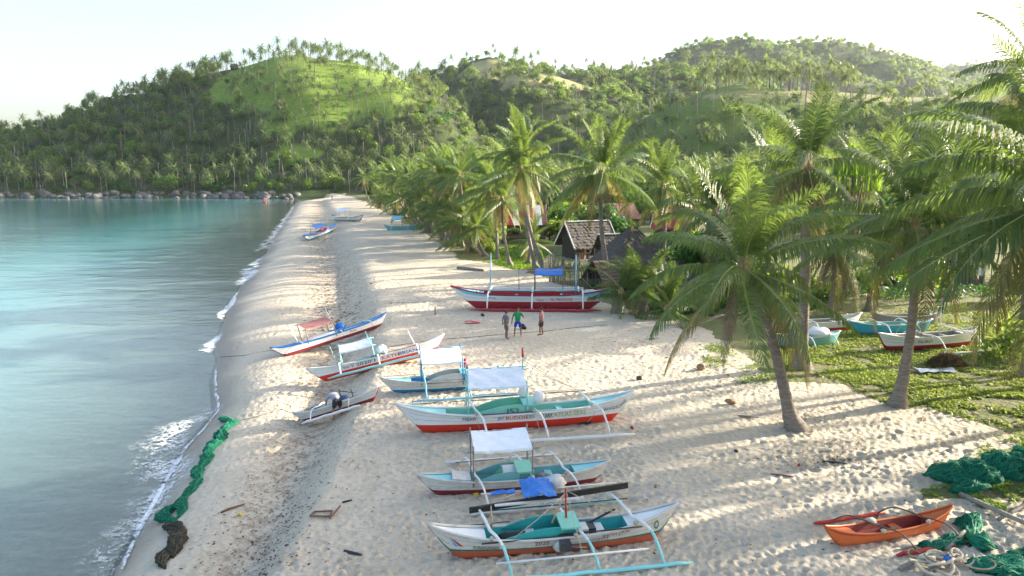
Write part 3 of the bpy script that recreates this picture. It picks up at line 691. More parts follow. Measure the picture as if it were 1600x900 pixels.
# far dome
X, Y, Z, px, py = plantset(22000, 60, 900, 690, 1300)
for x, y, z, a, b in zip(X, Y, Z, px, py): trees.append((y, 'leaf', x, y, z, rng.uniform(.75, 1.6), a, b))
X, Y, Z, px, py = plantset(4000, 700, 1700, 1300, 2000)
for x, y, z, a, b in zip(X, Y, Z, px, py): trees.append((y, 'leaf', x, y, z, rng.uniform(1.2, 2.4), a, b))
XX = np.array([t[2] for t in trees]); YY = np.array([t[3] for t in trees]); SS = np.array([t[5] for t in trees])
rr = np.where(np.array([t[1] == 'palm' for t in trees]), 3.0, 3.5) * SS * np.where(YY > 680, 1.3, 1) 
kp = thin(XX, YY, rr); trees = [t if t[1] == 'palm' else t[:4] + (t[4] - 1.9 * t[5],) + t[5:] for t, k in zip(trees, kp) if k]
def zone(kind, a, b, y):
    if y < 220: z = ('in the village grove', 'village grove')
    elif y < 348 and a > 860: z = ('on the low ridge', 'low ridge above the grove')
    elif y < 560 and a < 700:
        if y > 446 and b < 150: z = ('on the grassy hill skyline', 'grassy hill skyline')
        elif any(inpoly(np.array([a]), np.array([b]), p)[0] for p in GRASS): z = ('on the bright green hillside', 'bright grassy hillside')
        elif b > 272: z = ('just above the grey shore boulders', 'above the shore boulders')
        elif a < 200: z = ('in the dark woods of the headland', 'headland woods')
        elif a < 420: z = ('on the shaded slope', 'shaded slope')
        else: z = ('in the wood below the hill', 'wood below the hill')
    elif y < 730: z = ('on the knoll ridge', 'ridges around the bare knolls')
    else: z = ('on the hazy domed hill farthest back', 'far hazy dome')
    return z
pal = sorted([t for t in trees if t[1] == 'palm'], key=lambda t: t[0] / t[5]); lea = sorted([t for t in trees if t[1] == 'leaf'], key=lambda t: t[0] / t[5])
print('hill palms', len(pal), 'leaf trees', len(lea))
NP, NL = 215, 270
def size_word(s, lo, hi): return 'small' if s < lo else 'tall' if s > hi else 'mid sized'
# keep skyline and hillside palms single first, then the largest ones
pri = [t for t in pal if t[3] > 446 and t[7] < 150 and t[6] < 700][:60]; pids = {id(t) for t in pri}
single_p = pri + [t for t in pal if id(t) not in pids][:NP - len(pri)]
for i, t in enumerate(single_p):
    z, g = zone('palm', t[6], t[7], t[3])
    plant_copy(HP, i % 5, (t[2], t[3], t[4]), t[5], rng.uniform(0, 6.28), f'{size_word(t[5], .85, 1.05)} coconut palm {z}', 'palm tree', f'{size_word(t[5], .85, 1.05)} palms: {g}', 'hill_palm')
for i, t in enumerate(lea[:NL]):
    z, g = zone('leaf', t[6], t[7], t[3]); br = t[6] % 7 < 1.6
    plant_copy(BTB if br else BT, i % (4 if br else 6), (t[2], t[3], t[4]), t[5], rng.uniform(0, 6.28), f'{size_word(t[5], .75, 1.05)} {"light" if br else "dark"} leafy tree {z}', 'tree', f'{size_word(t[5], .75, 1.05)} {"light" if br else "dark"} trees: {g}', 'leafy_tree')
# everything farther off reads as one mass: points that carry copies of the same crowns
def forest(name, pts, kinds, label):
    P = np.array([(t[2], t[3], t[4]) for t in pts]); me = npmesh(name, P, [], attrs={'sc': np.array([t[5] for t in pts]), 'rz': rng.uniform(0, 6.28, len(pts))}) if False else bpy.data.meshes.new(name)
    me.vertices.add(len(P)); me.vertices.foreach_set('co', P.astype(np.float32).ravel())
    for k, a in (('sc', [t[5] for t in pts]), ('rz', rng.uniform(0, 6.28, len(pts)))):
        q = me.attributes.new(k, 'FLOAT', 'POINT'); q.data.foreach_set('value', np.asarray(a, np.float32))
    o = props(link(name, me), label=label, kind='stuff')
    ng = bpy.data.node_groups.new(name, 'GeometryNodeTree')
    ng.interface.new_socket('Geometry', in_out='INPUT', socket_type='NodeSocketGeometry'); ng.interface.new_socket('Geometry', in_out='OUTPUT', socket_type='NodeSocketGeometry')
    gi = ng.nodes.new('NodeGroupInput'); go = ng.nodes.new('NodeGroupOutput'); L = ng.links
    jn = ng.nodes.new('GeometryNodeJoinGeometry')
    for tr_o, cr_o in kinds:
        g2 = ng.nodes.new('GeometryNodeGeometryToInstance')
        for ob in (tr_o, cr_o):
            oi = ng.nodes.new('GeometryNodeObjectInfo'); oi.transform_space = 'ORIGINAL'; oi.inputs['Object'].default_value = ob; oi.inputs['As Instance'].default_value = False
            L.new(oi.outputs['Geometry'], g2.inputs[0])
        L.new(g2.outputs[0], jn.inputs[0])
    iop = ng.nodes.new('GeometryNodeInstanceOnPoints'); L.new(gi.outputs[0], iop.inputs['Points']); L.new(jn.outputs[0], iop.inputs['Instance'])
    iop.inputs['Pick Instance'].default_value = True
    ri = ng.nodes.new('FunctionNodeRandomValue'); ri.data_type = 'INT'
    ri.inputs[4].default_value = 0; ri.inputs[5].default_value = len(kinds) - 1; L.new(ri.outputs[2], iop.inputs['Instance Index'])
    a1 = ng.nodes.new('GeometryNodeInputNamedAttribute'); a1.data_type = 'FLOAT'; a1.inputs[0].default_value = 'sc'; L.new(a1.outputs[0], iop.inputs['Scale'])
    a2 = ng.nodes.new('GeometryNodeInputNamedAttribute'); a2.data_type = 'FLOAT'; a2.inputs[0].default_value = 'rz'
    cx = ng.nodes.new('ShaderNodeCombineXYZ'); L.new(a2.outputs[0], cx.inputs[2]); L.new(cx.outputs[0], iop.inputs['Rotation'])
    L.new(iop.outputs[0], go.inputs[0])
    md = o.modifiers.new('forest', 'NODES'); md.node_group = ng; return o
def first_pairs(nm):
    r = {}
    for o in bpy.data.objects:
        if o.name.startswith(nm) and o.type == 'EMPTY':
            ch = {c.name.split('.')[0]: c for c in o.children}; r.setdefault(ch['crown'].data.name, (ch['trunk'], ch['crown']))
    return list(r.values())
rest_p = [t for t in pal if t not in single_p] if len(pal) < 800 else [t for t in pal if id(t) not in {id(s) for s in single_p}]
_sx, _sy = scatter(60000, -240, -20, 345, 500); _sz = zg(_sx, _sy); _pa, _pb, _d = proj(_sx, _sy, _sz); _ok = np.zeros(len(_sx), bool)
for p in GRASS: _ok |= inpoly(_pa, _pb, p)
_ok &= fbm(_sx * .05, _sy * .05, 91, 4) > rng.uniform(-.05, .28, len(_sx)); _sx, _sy, _sz = _sx[_ok][:2600], _sy[_ok][:2600], _sz[_ok][:2600]
_ss = rng.uniform(.05, .16, len(_sx)); scrub = [(0, 'leaf', x, y, z - 4.4 * s, s) for x, y, z, s in zip(_sx, _sy, _sz, _ss)]
forest('hill_scrub', scrub, first_pairs('leafy_tree'), 'low scrub and tufts dotted over the bright grassy hillside')
forest('palm_forest', rest_p, first_pairs('hill_palm'), 'mass of coconut palms covering the slopes behind the nearer palms')
forest('forest', lea[NL:], first_pairs('leafy_tree'), 'dense green woods covering the hills and ridges behind the bay')

# --- the belt of palms along the beach edge, and bushes at its foot
BELT = [(572, 316), (582, 318), (592, 324), (601, 326), (610, 332), (620, 338), (630, 342), (641, 346), (652, 351), (664, 356), (676, 364), (688, 372), (701, 380), (712, 384), (726, 392), (742, 396)]
words = ['first', 'second', 'third', 'fourth', 'fifth', 'sixth', 'seventh', 'eighth', 'ninth', 'tenth', 'eleventh', 'twelfth', 'thirteenth', 'fourteenth', 'fifteenth', 'sixteenth', 'seventeenth']
for i, (a, b) in enumerate(BELT):
    p = G(a + 6, b - 1); q = random.Random(i)
    palm(0, 0, (-q.uniform(.5, 2.2), q.uniform(-.6, .6), q.uniform(6.5, 10.5)), f'coconut palm leaning over the sand, {words[i]} from the far end of the beach edge', 17, q.uniform(4.2, 5.0), (-.3, 0), 200 + i, group='palms along the beach edge', nuts=0, dead=q.choice([0, 1, 3]), hang=2, young=4, lowf=4, loc=p, sheath=False)
for i in range(16):
    a = np.interp(i, [0, 15], [590, 752]) + rng.uniform(-4, 4); p = G(a + 4, np.interp(a, [572, 641, 701, 762], [318, 347, 381, 403]) - .5); q = random.Random(i + 55)
    palm(0, 0, (-q.uniform(.3, 1.2), q.uniform(-.6, .2), q.uniform(2.0, 5.2)), f'low young palm at the very edge of the sand, {words[i]} from the far end', 15, q.uniform(3.8, 4.6), (-.2, 0), 300 + i, group='low palms at the beach edge', nuts=0, dead=q.choice([0, 1, 2]), hang=2, young=4, lowf=4, loc=p, sheath=False)
cnt = 0
for i in range(130):
    a = rng.uniform(575, 770); yv = np.interp(a, [575, 640, 700, 760, 880], [312, 338, 368, 388, 398]) - rng.uniform(3, 26) * (a - 480) / 300
    p = G(a + 10, max(yv, 309.5)); 
    if p.y > 300 or p.y < 62: continue
    q = random.Random(i + 900)
    t = thing('coconut_palm', f'{"tall" if i % 2 else "shorter"} palm in the belt behind the beach edge', 'palm tree', p, 0, f'{"tall" if i % 2 else "shorter"} palms of the belt')
    s = q.uniform(.75, 1.12); var = i % 5; t.scale = (s * 1.25, s * 1.25, s * (.98 if i % 2 else .55)); t.rotation_euler = (q.uniform(-.08, .08), q.uniform(-.15, .04), q.uniform(0, 6.28))
    link('trunk', HP[var][0], None, t); link('crown', HP[var][1], None, t); cnt += 1
    if cnt > 84: break
for i in range(110):
    a = rng.uniform(570, 1130); yv = np.interp(a, [570, 640, 700, 760, 880, 1130], [313, 344, 374, 400, 404, 470]) - rng.uniform(1, 14)
    p = G(a + 8, max(yv, 310)); br = i % 3 == 0
    if 765 < a < 860 and yv > 370: continue
    if 850 < a < 1020: p = p + Vector((0, 16, 0))
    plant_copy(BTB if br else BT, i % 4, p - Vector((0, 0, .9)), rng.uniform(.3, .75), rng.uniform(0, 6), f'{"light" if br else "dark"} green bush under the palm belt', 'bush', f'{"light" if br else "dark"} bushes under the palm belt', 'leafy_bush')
for i, (a, b) in enumerate([(1150, 470), (1210, 480), (1085, 462), (1290, 470), (1340, 462), (1440, 468), (1100, 480), (1590, 560), (1600, 470), (1250, 470)]):
    p = G(a, b); plant_copy(BTB if i % 2 else BT, i % 4, p - Vector((0, 0, .8)), rng.uniform(.3, .5), rng.uniform(0, 6), f'{"light" if i % 2 else "dark"} leafy shrub behind the boats on the grass', 'bush', f'{"light" if i % 2 else "dark"} shrubs behind grass boats', 'leafy_bush')
# sea almond with layered bright leaves
v, f, tn = tree_np(333, 2.0, 1.9, 1500, .30, 9.0, 12); v[:, 2] = 9 + np.round((v[:, 2] - 9) / 1.1) * 1.0 + (v[:, 2] - 9) * .12
p = G(1318, 470); t = thing('almond_tree', 'sea almond tree with tiers of shiny bright green leaves between two palms', 'tree', p)
limbs(9, 2.6, 5, .16).build('trunk', M_bark, t); link('crown', npmesh('almond_crown', v, f, tn), M_leafb, t)
# ------------------------------------------------------------------ outrigger boats
def paint(name, c, dirt=(.40, .36, .31), amt=.08, rough=.45): return mat('paint_' + name, c, rough, .08, 2.2, .08, 30, .35, dirt, amt, stretch=(.6, 1, 2.5))
WHITE = paint('white', (.74, .74, .72)); RED = paint('red', (.62, .04, .02)); MAROON = paint('maroon', (.20, .022, .032)); DKRED = paint('dark_red', (.36, .03, .04))
ORED = paint('orange_red', (.44, .105, .055)); AQUA = paint('aqua', (.26, .62, .62)); TEAL = paint('teal', (.03, .33, .31)); BLUE = paint('blue', (.03, .23, .42)); SKYB = paint('sky_blue', (.22, .50, .64))
LBLUE = paint('light_blue', (.20, .55, .68)); STRONG = paint('strong_blue', (.03, .20, .55)); MINT = paint('mint', (.22, .56, .43)); DGREEN = paint('dark_green', (.02, .16, .10)); ORANGE = paint('orange', (.58, .135, .035))
CREAM = paint('weathered_white', (.60, .58, .53), (.34, .30, .25), .45); BROWNP = paint('brown_pole', (.16, .085, .055)); BLACKP = paint('black_plank', (.03, .028, .026)); FADED = paint('faded_teal', (.16, .40, .40))
BAMBOO = mat('bamboo', (.42, .34, .22), .6, .25, 6, .2, 20, .3, (.2, .15, .09), .4); ROPE = mat('rope', (.50, .45, .36), .9, .2, 20, .3, 60, .1)
SEAM = mat('plank_seam', (.34, .31, .27), .9, .4, 6, 0)
TARPW = mat('white_tarpaulin', (.80, .82, .84), .55, .05, 3, .35, 5, .3); TARPB = mat('blue_tarpaulin', (.015, .16, .55), .45, .2, 5, .5, 9, .4); TARPP = mat('faded_pink_tarpaulin', (.42, .19, .17), .7, .2, 5, .3, 9, .2)
BLACK = mat('black_paint', (.02, .02, .025), .5, .1, 5, 0); TXRED = mat('red_letter', (.55, .03, .03), .5, .1, 5, 0); TXBLUE = mat('blue_letter', (.02, .06, .34), .5, .1, 5, 0); TXYEL = mat('yellow_letter', (.42, .42, .06), .5, .1, 5, 0); TXCY = mat('cyan_letter', (.05, .42, .60), .5, .1, 5, 0)
METAL = mat('engine_metal', (.10, .10, .11), .4, .3, 8, .1, metal=.6); WOOD = mat('bare_wood', (.30, .21, .13), .8, .3, 5, .3, stretch=(4, 1, 1)); GREYW = mat('grey_wood', (.27, .24, .21), .9, .3, 5, .4, stretch=(3, 1, 1))
PLASTW = mat('white_plastic', (.78, .79, .78), .35, .05, 3, 0); PLASTY = mat('yellow_plastic', (.70, .48, .02), .35, .05, 3, 0); CLOTHR = mat('red_cloth', (.55, .03, .06), .8, .15, 5, .3); CLEARB = mat('pale_sack', (.62, .60, .56), .6, .2, 6, .4)
def text_mesh(s, h, width=None):
    cu = bpy.data.curves.new('lettering', 'FONT'); cu.body = s; cu.size = h / .72; cu.resolution_u = 2
    o = bpy.data.objects.new('lettering', cu); col.objects.link(o); dg = bpy.context.evaluated_depsgraph_get(); dg.update()
    me = bpy.data.meshes.new_from_object(o.evaluated_get(dg)); bpy.data.objects.remove(o); bpy.data.curves.remove(cu)
    n = len(me.vertices); V = np.zeros(n * 3, np.float32); me.vertices.foreach_get('co', V); V = V.reshape(-1, 3)
    if n:
        V[:, 0] -= V[:, 0].min()
        if width: V[:, 0] *= width / max(V[:, 0].max(), 1e-6)
    me.materials.clear(); return me, V
class Hull:
    def __init__(s, L, B, hm, ht, zb, kf=.77): s.L, s.B, s.hm, s.ht, s.zb, s.kf = L, B, hm, ht, zb, kf
    def zs(s, t): return s.hm + (s.ht - s.hm) * abs(t) ** 3.0
    def zk(s, t):
        a = abs(t); return 0 if a < s.kf else s.ht * .97 * ((a - s.kf) / (1 - s.kf)) ** 1.12
    def b(s, t): return s.B / 2 * max(1 - abs(t) ** 2.3, 0) ** .9 + .018
    def y(s, t, z):
        zk, zs = s.zk(t), s.zs(t); f = min(max((z - zk) / max(zs - zk, 1e-3), 0), 1); return s.b(t) * (.62 + .38 * f ** .7)
def sheer_band(H, z0f, z1f, off, n=36, t0=-1, t1=1):
    """strips on both hull sides between two fractions of the side's height"""
    b = MB()
    for sg in (-1, 1):
        rows = []
        for i in range(n + 1):
            t = t0 + (t1 - t0) * i / n; zt = max(min(H.zb, H.zs(t) - .03), H.zk(t) + .01); r = []
            for k in range(4):
                f = z0f + (z1f - z0f) * k / 3; z = zt + (H.zs(t) - zt) * f; r.append((t * H.L / 2, sg * (H.y(t, z) + off), z))
            rows.append(r)
        b.grid(rows if sg < 0 else [r[::-1] for r in rows])
    return b
def bangka(name, label, kl, kr, sp, group='outrigger boats on the sand'):
    """kl, kr: picture points where the keel leaves the ground at its two ends; local +x runs from kl to kr, +y away from the camera"""
    a, c = G(*kl), G(*kr); d = c - a; kf = sp.get('kf', .77); L = d.length / kf; X = d.normalized(); Yv = Vector((0, 0, 1)).cross(X).normalized(); Z = X.cross(Yv)
    t = thing(name, label, 'boat', group=group)
    bulge = max(float(zg(*(a + d * f_).xy)) - (a + d * f_).z for f_ in np.linspace(0, 1, 21))
    t.matrix_world = Matrix.Translation((a + c) / 2 + Vector((0, 0, sp.get('lift', -.04) + .85 * bulge))) @ Matrix((X, Yv, Z)).transposed().to_4x4() @ Matrix.Rotation(sp.get('roll', 0), 4, 'X')
    B = sp.get('B', .1 * L); hm = sp.get('hm', .075 * L); ht = sp.get('ht', .112 * L); zb = sp.get('zb', hm * .45)
    H = Hull(L, B, hm, ht, zb, kf); n = sp.get('n', 40); T = [math.copysign(abs(q) ** .85, q) for q in np.linspace(-1, 1, n + 1)]
    td = sp.get('deck_at', .6); tw = sp.get('top', WHITE)
    rows = []
    for q in T:
        zk = H.zk(q); zt = max(min(zb, H.zs(q) - .03), zk + .01); zm = (zk + zt) / 2; x = q * L / 2
        rows.append([(x, -H.y(q, zt), zt), (x, -H.y(q, zm) * .97, zm), (x, -H.y(q, zk) * .8, zk + .01), (x, 0, zk - .03), (x, H.y(q, zk) * .8, zk + .01), (x, H.y(q, zm) * .97, zm), (x, H.y(q, zt), zt)])
    MB().grid(rows).build('hull_bottom', sp['bottom'], t)
    sheer_band(H, 0, 1, 0, n).build('hull_side', tw, t)
    if 'line' in sp: sheer_band(H, -.02, .10, .006, n, -.93, .93).build('paint_line', sp['line'], t)
    if n > 30 and tw in (WHITE, CREAM):
        for f_ in (.36, .68): sheer_band(H, f_, f_ + .022, .003, n, -.9, .9).build('plank_seam', SEAM, t)
    if 'stripe' in sp: sheer_band(H, 1 - sp.get('stripe_h', .3), 1.0, .008, n, -.985, .985).build('paint_stripe', sp['stripe'], t)
    for sg in (-1, 1):
        MB().tube([(q * L / 2, sg * (H.b(q) + .005), H.zs(q) + .012) for q in T], .012 + .004 * L, 5).build('gunwale', sp.get('rail', tw), t)
    for sg in (-1, 1):
        rr = []
        for i in range(13):
            q = sg * (td + (1 - td) * i / 12); x = q * L / 2; y = max(H.b(q) - .02, .008); z = H.zs(q) - .015
            rr.append([(x, -y, z), (x, -y * .4, z + .02), (x, y * .4, z + .02), (x, y, z)])
        MB().grid(rr if sg > 0 else rr[::-1]).build('deck', sp.get('deck', AQUA), t)
    rr = []; fl = zb * .5
    for i in range(17):
        q = -td + 2 * td * i / 16; x = q * L / 2; bo = H.b(q) - .03; z = H.zs(q)
        rr.append([(x, -bo, z), (x, -bo * .8, (z + fl) / 2), (x, -bo * .5, fl), (x, bo * .5, fl), (x, bo * .8, (z + fl) / 2), (x, bo, z)])
    b = MB().grid([r[::-1] for r in rr], False)
    b.add(rr[0], [(0, 1, 2, 3, 4, 5)]); b.add(rr[-1], [(5, 4, 3, 2, 1, 0)]); b.build('inner_hull', sp.get('inner', TEAL), t)
    for q in sp.get('thwarts', (-.2, .35)):
        MB().box((q * L / 2, 0, H.zs(q) - .1), (.22, 2 * H.b(q) - .06, .035)).build('thwart', sp.get('thwart_mat', sp.get('deck', AQUA)), t)
    if 'coam' in sp:
        c0, c1, hc, cm = sp['coam']
        for sg in (-1, 1):
            lo = []; hi = []
            for i in range(15):
                f = i / 14; q = c0 + (c1 - c0) * f; x = q * L / 2; y = sg * (H.b(q) - .05); h = hc * (math.sin(math.pi * min(f * .62, .5)) ** .9)
                lo.append((x, y, H.zs(q) - .06)); hi.append((x, y * .96, H.zs(q) + h))
            lo2 = [(p[0], p[1] - sg * .03, p[2]) for p in lo]; hi2 = [(p[0], p[1] - sg * .03, p[2]) for p in hi]
            MB().grid([lo, hi, hi2, lo2], False).build('coaming', cm, t)
        q = c1; MB().box((q * L / 2 + .18, 0, H.zs(q) + hc * .93), (.5, 2 * H.b(q) - .02, .05)).build('engine_lid', sp.get('lid', AQUA), t)
        MB().box((q * L / 2 + .18, 0, H.zs(q) + hc * .45), (.34, 1.5 * H.b(q), hc * .85)).build('engine_box', sp.get('inner', TEAL), t)
    W = sp.get('W', 1.9); Wn = sp.get('Wn', W); fz = sp.get('fz', .14); am = sp.get('arm', WHITE); ar = sp.get('ar', .042); zc = lambda q: H.zs(q) + .07
    drop = sp.get('drop')
    for q in sp.get('arms', ()):
        x = q * L / 2; z0 = zc(q); sk = sp.get('skew', 0)
        for sg in ((0,) if not drop else (0,)):
            P = []
            for i in range(-10, 11):
                f = i / 10; u = abs(f)
                z = z0 + .035 * W * math.sin(math.pi * min(u / .75, 1)) - (z0 - fz - .03) * (max(u - .62, 0) / .38) ** 1.6
                P.append((x + sk * f * .3, f * (W if f > 0 else Wn), z))
            MB().tube(P, [ar * (1 - .25 * abs(i - 10) / 10) for i in range(21)], 6).build('outrigger_arm', am, t)
        if 'tip' in sp:
            MB().tube(P[:7], [ar * .85] * 7, 6).build('arm_tip', sp['tip'], t)
        if sp.get('lash', 1):
            b = MB()
            for sg in (-1, 1): b.blob((x, sg * H.b(q), z0 - .01), (.07, .07, .06), 6, 4, .2)
            b.build('lashing', ROPE, t)
        if drop:
            for sg in (-1, 1):
                pass
    if sp.get('float', WHITE) is not None and 'arms' in sp:
        x0 = (min(sp['arms']) - sp.get('fl0', .18)) * L / 2; x1 = (max(sp['arms']) + sp.get('fl1', .22)) * L / 2
        for sg in (-1, 1):
            pts = [(x0 + (x1 - x0) * i / 10 + sp.get('skew', 0) * .3 * sg, sg * ((W if sg > 0 else Wn) + .02) + .015 * math.sin(i * 1.7), fz + .012 * math.sin(i * 2.3 + sg)) for i in range(11)]
            MB().tube(pts, [.03] + [sp.get('fr', .058)] * 9 + [.025], 8).build('float', sp.get('float', WHITE), t)
    for (q0, q1, yy, zz, mm, rad) in sp.get('poles', ()):
        MB().tube([(q0 * L / 2, yy, zz), ((q0 + q1) * L / 4, yy + .02, zz - .01), (q1 * L / 2, yy, zz + .015)], rad, 6).build('pole', mm, t)
    for (q, yy, z0, z1, mm, rad, lean) in sp.get('masts', ()):
        MB().tube([(q * L / 2, yy, z0), (q * L / 2 + lean, yy, z1)], [rad, rad * .7], 6).build('mast', mm, t)
    for (p, e) in sp.get('ropes', ()):
        p = Vector((p[0] * L / 2, p[1], p[2])); e = Vector((e[0] * L / 2, e[1], e[2])); mid = (p + e) / 2 - Vector((0, 0, .03 * (p - e).length))
        MB().tube([p, mid, e], .010, 4).build('rope', ROPE, t)
    if 'canopy' in sp:
        q0, q1, z, w, tilt, cm = sp['canopy'][:6]; yo = sp.get('canopy_y', 0); pm = sp.get('post', AQUA); rough = sp.get('crumple', .02)
        x0, x1 = q0 * L / 2, q1 * L / 2; rs = np.random.default_rng(int(abs(kl[0]) * 7 + kl[1])); rr = []
        for i in range(15):
            f = i / 14; r = []
            for j in range(9):
                g = (j / 8 - .5); yy = g * w * math.cos(tilt); zz = z + g * w * math.sin(tilt) - .035 * math.cos(math.pi * 2 * g) * 0 - .03 * (1 - (2 * f - 1) ** 2) - .05 * math.sin(math.pi * (g + .5)) * 0
                zz += rough * (math.sin(f * 19 + j * 1.3) + rs.uniform(-1, 1)); r.append((x0 + (x1 - x0) * f + rough * rs.uniform(-.5, .5), yo + yy, zz))
            rr.append(r)
        lo = [[(p[0], p[1], p[2] - .012) for p in r] for r in rr]
        b = MB().grid(rr).grid([r[::-1] for r in lo]); e0 = [r[0] for r in rr]; b.grid([e0, [(p[0], p[1] - .005, p[2] - .07) for p in e0]]); b.build('canopy', cm, t)
        ov = sp.get('post_over', .15)
        for xx in (x0 - .02, x1 + .02):
            for sg in (-1, 1):
                yy = sg * (w / 2 - .03) * math.cos(tilt) * .96; q = 2 * xx / L; zt = z + sg * (w / 2) * math.sin(tilt)
                MB().tube([(xx, sg * (H.b(q) - .02), H.zs(q) - .15), (xx, yo + yy, zt + ov)], .024, 6).build('canopy_post', pm, t)
        for sg in (-1, 1):
            yy = sg * (w / 2 - .04) * math.cos(tilt); zt = z + sg * (w / 2) * math.sin(tilt) - .04
            MB().tube([(x0 - .2, yo + yy, zt), (x1 + .2, yo + yy, zt)], .018, 5).build('canopy_rail', pm, t)
    for (s_, q, f, h, wd, mm) in sp.get('text', ()):
        me, V = text_mesh(s_, h, wd)
        if not len(V): continue
        x = q * L / 2 + V[:, 0]; out = np.zeros_like(V)
        for i in range(len(V)):
            tt = 2 * x[i] / L; zt = max(min(zb, H.zs(tt) - .03), H.zk(tt) + .01); z = zt + (H.zs(tt) - zt) * f + V[i, 1]
            out[i] = (x[i], -(H.y(tt, z) + .014), z)
        me.vertices.foreach_set('co', out.ravel()); me.update(); link('lettering', me, mm, t)
    sp.get('extra', lambda *a: 0)(t, H)
    return t
def put(t, name, b, m): return b.build(name, m, t)
def x_biggest(t, H):
    L = H.L
    b = MB(); 
    for sg in (-1, 1): b.bar((-.50 * L / 2, sg * .5, H.hm + .14), (.20 * L / 2, sg * .5, H.hm + .16), .06, .12)
    b.build('side_board', DKRED, t)
    for q in (-.51, 0, .55): put(t, 'cross_beam', MB().bar((q * L / 2, -1.0, H.hm + .38), (q * L / 2, 1.0, H.hm + .38), .09, .09), WHITE)
    put(t, 'side_rail', MB().tube([(-.52 * L / 2, -.9, H.hm + .42), (0, -.92, H.hm + .40), (.58 * L / 2, -.9, H.hm + .46)], .05, 6), LBLUE)
    put(t, 'bow_post', MB().bar((-.72 * L / 2, 0, H.hm + .1), (-.66 * L / 2, -.3, H.hm + .25), .08), WHITE)
    put(t, 'bundle', MB().blob((.7 * L / 2, .1, H.hm + .15), (.6, .3, .18), 9, 5, .25), CLEARB)
    put(t, 'cabin_box', MB().box((.18 * L / 2, 0, H.hm + .1), (1.1, .8, .35)), DKRED)
bangka('outrigger_boat', 'biggest boat, white over dark red with tall masts and blue awning, beside the village', (745, 481), (921, 482), dict(
    bottom=DKRED, top=WHITE, stripe=LBLUE, stripe_h=.36, rail=DKRED, inner=DKRED, deck=LBLUE, zb=.58, hm=1.02, ht=1.58, B=1.5, kf=.685, arms=(-.53, .0, .6), W=1.5, fz=.16, float=DKRED, fr=.10, ar=.07, fl0=.2, fl1=.22,
    poles=[(-.55, .62, -1.1, 1.0, WHITE, .035), (-.55, .62, 1.6, 1.2, WHITE, .04), (-.54, .52, -.3, 2.75, BAMBOO, .022)],
    masts=[(-.52, .0, .9, 3.9, SKYB, .06, .1), (.52, 0, .9, 3.8, SKYB, .06, 0), (.02, -.3, .9, 2.7, BROWNP, .03, .05), (-.17, .3, 1, 2.6, BROWNP, .03, 0)], canopy=(.03, .36, 2.65, 1.1, R(16), TARPB), post=BROWNP, crumple=.012,
    ropes=[((-.52, 0, 2.7), (-.2, 1.5, 1.2)), ((-.17, .3, 2.5), (.1, 1.5, 1.2)), ((.52, 0, 2.8), (.2, 1.2, 1.3)), ((.52, 0, 2.6), (.75, 0, 1.3)), ((-.52, 0, 2.6), (-.8, 0, 1.5))],
    text=[('PAL', -.52, .42, .14, .5, BLACK), ('PALM', .06, .12, .15, .42, DKRED), ('Mc PRINCESS', .22, .12, .22, 1.5, TXRED), ('PAL-881', .66, .40, .16, .6, BLACK)], extra=x_biggest))
def x_flag(t, H):
    L = H.L
    put(t, 'flag', MB().grid([[(-.03 * L / 2 + .02 + .06 * math.sin(j), -.05 - .04 * j, 1.9 - .13 * j + .05 * i) for j in range(5)] for i in range(4)]), mat('flag_cloth', (.5, .18, .25), .8, .6, 5, 0, dirt=(.05, .08, .4), dirt_amt=1))
    put(t, 'blue_bundle', MB().blob((.13 * L / 2, 0, H.hm + .22), (.32, .26, .30), 8, 6, .25), TARPB)
    put(t, 'sack', MB().blob((.08 * L / 2, -.12, H.hm + .05), (.25, .18, .10), 7, 5, .2), CLEARB)
bangka('outrigger_boat', 'narrow white boat with blue gunwale and faded pink awning nearest the surf', (449, 556), (592, 510), dict(
    bottom=MAROON, top=WHITE, stripe=STRONG, stripe_h=.2, rail=STRONG, inner=SKYB, deck=LBLUE, zb=.19, hm=.48, ht=.76, B=.82, kf=.79, roll=R(-12), arms=(-.59, .06, .58), W=.72, fz=.25, float=None, ar=.045, lash=0,
    masts=[(-.59, -.1, .5, 1.75, WHITE, .035, -.35), (.04, 0, .5, 2.15, WHITE, .035, -.3)], canopy=(-.47, -.02, 1.42, .95, R(20), TARPP), post=GREYW, post_over=.02, crumple=.012,
    text=[('Ruby', .22, .25, .15, .5, MAROON)], coam=(-.5, 0, .18, WHITE), lid=STRONG, extra=x_flag))
def x_buoys(t, H):
    for i, (q, y, z, r) in enumerate([(.05, -.1, .3, .2), (.09, .1, .36, .19), (.03, .15, .22, .18), (.10, -.12, .16, .17)]):
        put(t, 'bag', MB().blob((q * H.L / 2, y, H.hm + z), (r, r, r * 1.1), 8, 6, .12), PLASTW)
